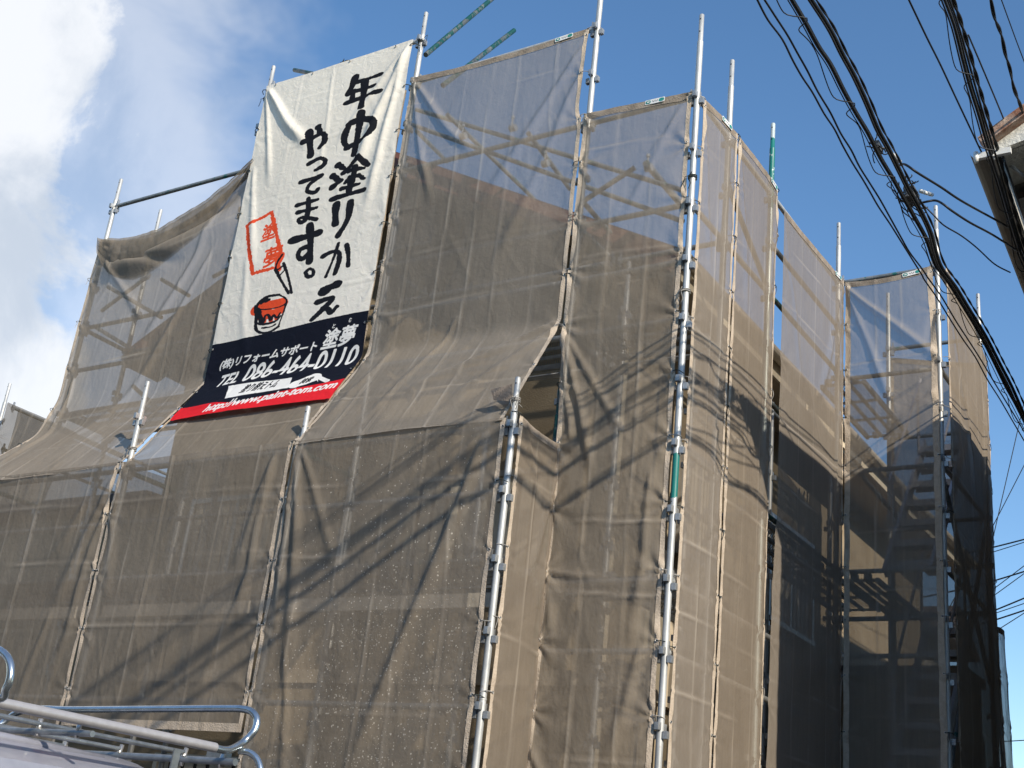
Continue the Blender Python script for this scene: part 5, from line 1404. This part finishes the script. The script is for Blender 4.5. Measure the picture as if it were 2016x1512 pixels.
def insul(pa, pb, X, label, n_=3):
    a, b = atx(*pa, X), atx(*pb, X); d = b - a; o = thing('strain_insulator', label, 'insulator', a, 'pale strain insulators')
    for i in range(n_):
        t0, t1 = i / n_, (i + .8) / n_
        b_ = MB(); b_.tube([d * t0, d * (t0 + .02), d * (t1 - .02), d * t1], [.006, .014, .014, .006], 8); link('insulator_body', mk_mesh('insulator_body', b_.v, b_.f, M_WHITE, True), o)
insul((1754, 302), (1774, 320), -1.90, 'pale two-part insulator at the upper service cable', 2)
insul((1812, 376), (1837, 384), -1.88, 'row of three pale insulators beside the tangled splice', 3)
# thin far wires at the right edge
for i, (p, q_) in enumerate((((1942, 1076), (2040, 1056)), ((1942, 1086), (2040, 1060)), ((1942, 1143), (2040, 1118)), ((1942, 1165), (2040, 1096)), ((1942, 1178), (2040, 1112)), ((1945, 1202), (2040, 1168)), ((1945, 1207), (2040, 1180)),
                            ((1945, 1220), (2040, 1194)), ((1945, 1247), (2040, 1192)), ((2016 + 20, 700), (1948, 1090)), ((1950, 1040), (2040, 870)), ((1960, 1455), (2040, 1456)))):
    a, b = aty(*p, 19), aty(*q_, 19); a = a - (b - a) * 1.5
    mb = MB(); r_ = .012 if i in (0, 2, 5, 7) else .007
    mid = (a + b) / 2 - np.array([0, 0, .04]); mb.tube([x - a for x in spl([a, mid, b], 6)], r_, 5)
    o = mb.build('distant_wire', M_WIRE, smooth=True); o.location = tuple(a)
    tag(o, '%s thin distant wire from the top of the fan at the right edge' % ('first', 'second', 'third', 'fourth', 'fifth', 'sixth', 'seventh', 'eighth', 'ninth', 'tenth', 'eleventh', 'lowest')[i] if i < 9 else ('thin distant wire rising steeply at the right edge', 'second steep distant wire beside the stair tower', 'faint level wire low in the right corner')[i - 9], 'wire', 'thin distant wires')

# ================================================================ VAN AND ROOF RACK (lower left)
van = thing('van', 'pale lilac grey van, only its roof visible at the bottom left', 'van', (-4.0, 1.5, 0))
VX0, VX1, VY0, VY1 = -4.72, -3.30, .05, 3.42
def van_body():
    ny, nx = 26, 17; V = []; F_ = []
    # roof + sides as rounded loft along Y
    prof = []
    for i in range(nx):
        u = -1 + 2 * i / (nx - 1)
        prof.append(u)
    rings = []
    for j in range(ny):
        t = j / (ny - 1); y = VY0 - 1.5 + (VY1 - VY0) * t
        end = min(t, 1 - t); rz = 1.808 - .16 * (max(0, (.09 - (1 - t)) / .09)) ** 2 - .10 * (max(0, (.06 - t) / .06)) ** 2
        ring = []
        hw = (VX1 - VX0) / 2
        for u in np.linspace(-1, 1, nx):
            a = abs(u) ** 5
            ring.append((u * hw * .93, y, rz - .040 * u * u - .06 * a))
        for z, k_ in ((rz - .22, .955), (1.45, .97), (1.0, 1.0), (.55, 1.0), (.28, .97)):
            ring.append((hw * k_, y, z)); 
        ring.append((hw * .9, y, .25)); ring.append((-hw * .9, y, .25))
        for z, k_ in ((.28, .97), (.55, 1.0), (1.0, 1.0), (1.45, .97), (rz - .22, .955)): ring.append((-hw * k_, y, z))
        rings.append(ring)
    n_ = len(rings[0])
    V = [p for r in rings for p in r]
    for j in range(ny - 1):
        for i in range(n_):
            i2 = (i + 1) % n_
            F_.append((j * n_ + i, j * n_ + i2, (j + 1) * n_ + i2, (j + 1) * n_ + i))
    F_.append(tuple(range(n_))); F_.append(tuple((ny - 1) * n_ + k_ for k_ in range(n_))[::-1])
    return V, F_
V, F_ = van_body(); vb = link('body', mk_mesh('body', V, F_, M_VAN), van); vb.location = (-.01, 0, 0); smooth_by_angle(vb, 50)
for x_ in (-.48, -.24, 0, .24, .48):
    b_ = MB(); zc = 1.808 - .040 * (x_ / .66) ** 2
    b_.tube([(x_, -1.2, zc - .010), (x_, 1.1, zc - .010), (x_, 1.5, zc - .018)], [.016, .016, .012], 8); rb_ = link('roof_rib', mk_mesh('roof_rib', b_.v, b_.f, M_VAN, True), van)
for y0, y1 in ((.35 - 1.5, 1.3 - 1.5), (1.4 - 1.5, 2.3 - 1.5), (2.4 - 1.5, 3.1 - 1.5)):
    for sx in (-1, 1):
        b_ = MB(); x_ = sx * .70; b_.box((x_ - .008 - .01, y0, 1.05), (x_ + .008 - .01, y1, 1.44)); link('side_window', mk_mesh('side_window', b_.v, b_.f, M_GLASS), van)
b_ = MB(); b_.box((-.55, 1.925, 1.0), (.53, 1.94, 1.46)); link('rear_window', mk_mesh('rear_window', b_.v, b_.f, M_GLASS), van)
for y_ in (-.85, 1.3):
    for sx in (-1, 1):
        b_ = MB(); b_.tube([(sx * .58, y_, .29), (sx * .73, y_, .29)], .285, 22); wh = link('wheel', mk_mesh('wheel', b_.v, b_.f, M_BLACK), van); smooth_by_angle(wh)
        b_ = MB(); b_.tube([(sx * .70, y_, .29), (sx * .737, y_, .29)], .17, 16); link('rim', mk_mesh('rim', b_.v, b_.f, M_ALU), wh)
for sx in (-1, 1):
    b_ = MB(); b_.box((sx * .60 - .06, 1.915, .75), (sx * .60 + .06, 1.95, 1.0)); link('tail_lamp', mk_mesh('tail_lamp', b_.v, b_.f, M_FASCIA), van)

rk = thing('roof_rack', 'steel tube roof rack with a raised looped end rail on the pale van', 'roof rack', (-4.0, 1.5, 1.85))
RO = np.array([-4.0, 1.5, 1.85])
def rtube(pts, r, name, mat, label=None, seg=12, sub=8):
    b_ = MB(); b_.tube([np.array(p) - RO for p in (spl(pts, sub) if len(pts) > 2 else pts)], r, seg)
    o = link(name, mk_mesh(name, b_.v, b_.f, mat, True), rk); smooth_by_angle(o, 60); return o
ZR_ = 1.85
# side rail (matt) + bright raised end loop
rtube([(-3.28, -.3, ZR_), (-3.28, 3.27, ZR_)], .0165, 'side_rail', M_ALU)
rtube([(-4.70, -.3, ZR_), (-4.70, 3.27, ZR_)], .0165, 'side_rail', M_ALU)
def Pk(x, y, Y): return aty(x, y, Y)
loopR = [(-3.28, 3.24, ZR_), (-3.28, 3.33, ZR_), Pk(478, 1462, 3.42), Pk(500, 1440, 3.45), Pk(506, 1418, 3.46), Pk(497, 1402, 3.46), Pk(478, 1396, 3.46), Pk(440, 1395, 3.46), Pk(300, 1396, 3.46), Pk(140, 1397, 3.46), (-4.5, 3.46, 1.99), (-4.64, 3.46, 1.97), (-4.70, 3.44, 1.92), (-4.70, 3.35, ZR_), (-4.70, 3.24, ZR_)]
rtube(loopR, .0135, 'end_rail', M_CHROME, sub=6)
b_l = [Pk(470, 1478, 3.42), Pk(492, 1482, 3.44), Pk(508, 1498, 3.45), Pk(514, 1530, 3.45), Pk(514, 1600, 3.45)]
rtube(b_l, .0125, 'mounting_leg', M_CHROME)
for i, X in enumerate((-3.52, -3.86, -4.18, -4.46)):
    rtube([(X, -.3, ZR_ - .012), (X, 3.36, ZR_ - .012)], .0085, 'slat', M_RAIL_DK)
for i, Y in enumerate((-.1, .9, 1.95, 2.72, 3.36)):
    rtube([(-4.72, Y, ZR_ - .036), (-3.26, Y, ZR_ - .036)], .013 if i == 4 else .010, 'crossbar', M_RAIL_DK)
cap = MB()
for X in (-3.33, -3.52, -3.86, -4.18, -4.46):
    cap = MB(); cap.tube([np.array((X, 3.36, ZR_ - .06)) - RO, np.array((X, 3.36, ZR_ - .035)) - RO, np.array((X, 3.37, ZR_ + .004)) - RO], [.006, .010, .008], 8)
    link('clamp_bolt', mk_mesh('clamp_bolt', cap.v, cap.f, M_RING, True), rk)
    cap = MB(); cap.tube([np.array((X, 2.72, ZR_ - .05)) - RO, np.array((X, 2.72, ZR_ + .004)) - RO], .008, 8)
    link('clamp_bolt', mk_mesh('clamp_bolt', cap.v, cap.f, M_RING, True), rk)
cap = MB(); p0 = Pk(428, 1487, 3.42); cap.box(p0 - RO - (.035, .02, .016), p0 - RO + (.05, .02, .016)); link('foot_clamp', mk_mesh('foot_clamp', cap.v, cap.f, M_RAIL_DK), rk)
for X in (-3.28, -4.70):
    for Y in (.3, 1.8, 3.1):
        b_ = MB(); b_.beam(np.array((X, Y, ZR_ - .03)) - RO, np.array((X * .985 - .06 if X > -4 else X * .985, Y, 1.62)) - RO, .03, .006); link('foot', mk_mesh('foot', b_.v, b_.f, M_RAIL_DK), rk)
# near guard loop at the left frame edge
rtube([(-3.28, 2.15, ZR_)] + [Pk(x, y, 2.3) for x, y in ((-8, 1376), (12, 1356), (21, 1330), (19, 1302), (5, 1284), (-20, 1277), (-120, 1275))] + [(-4.0, 2.3, 2.02), (-4.65, 2.3, 2.02), (-4.70, 2.3, ZR_)], .0115, 'guard_loop', M_CHROME)
print('objects', len(bpy.data.objects))
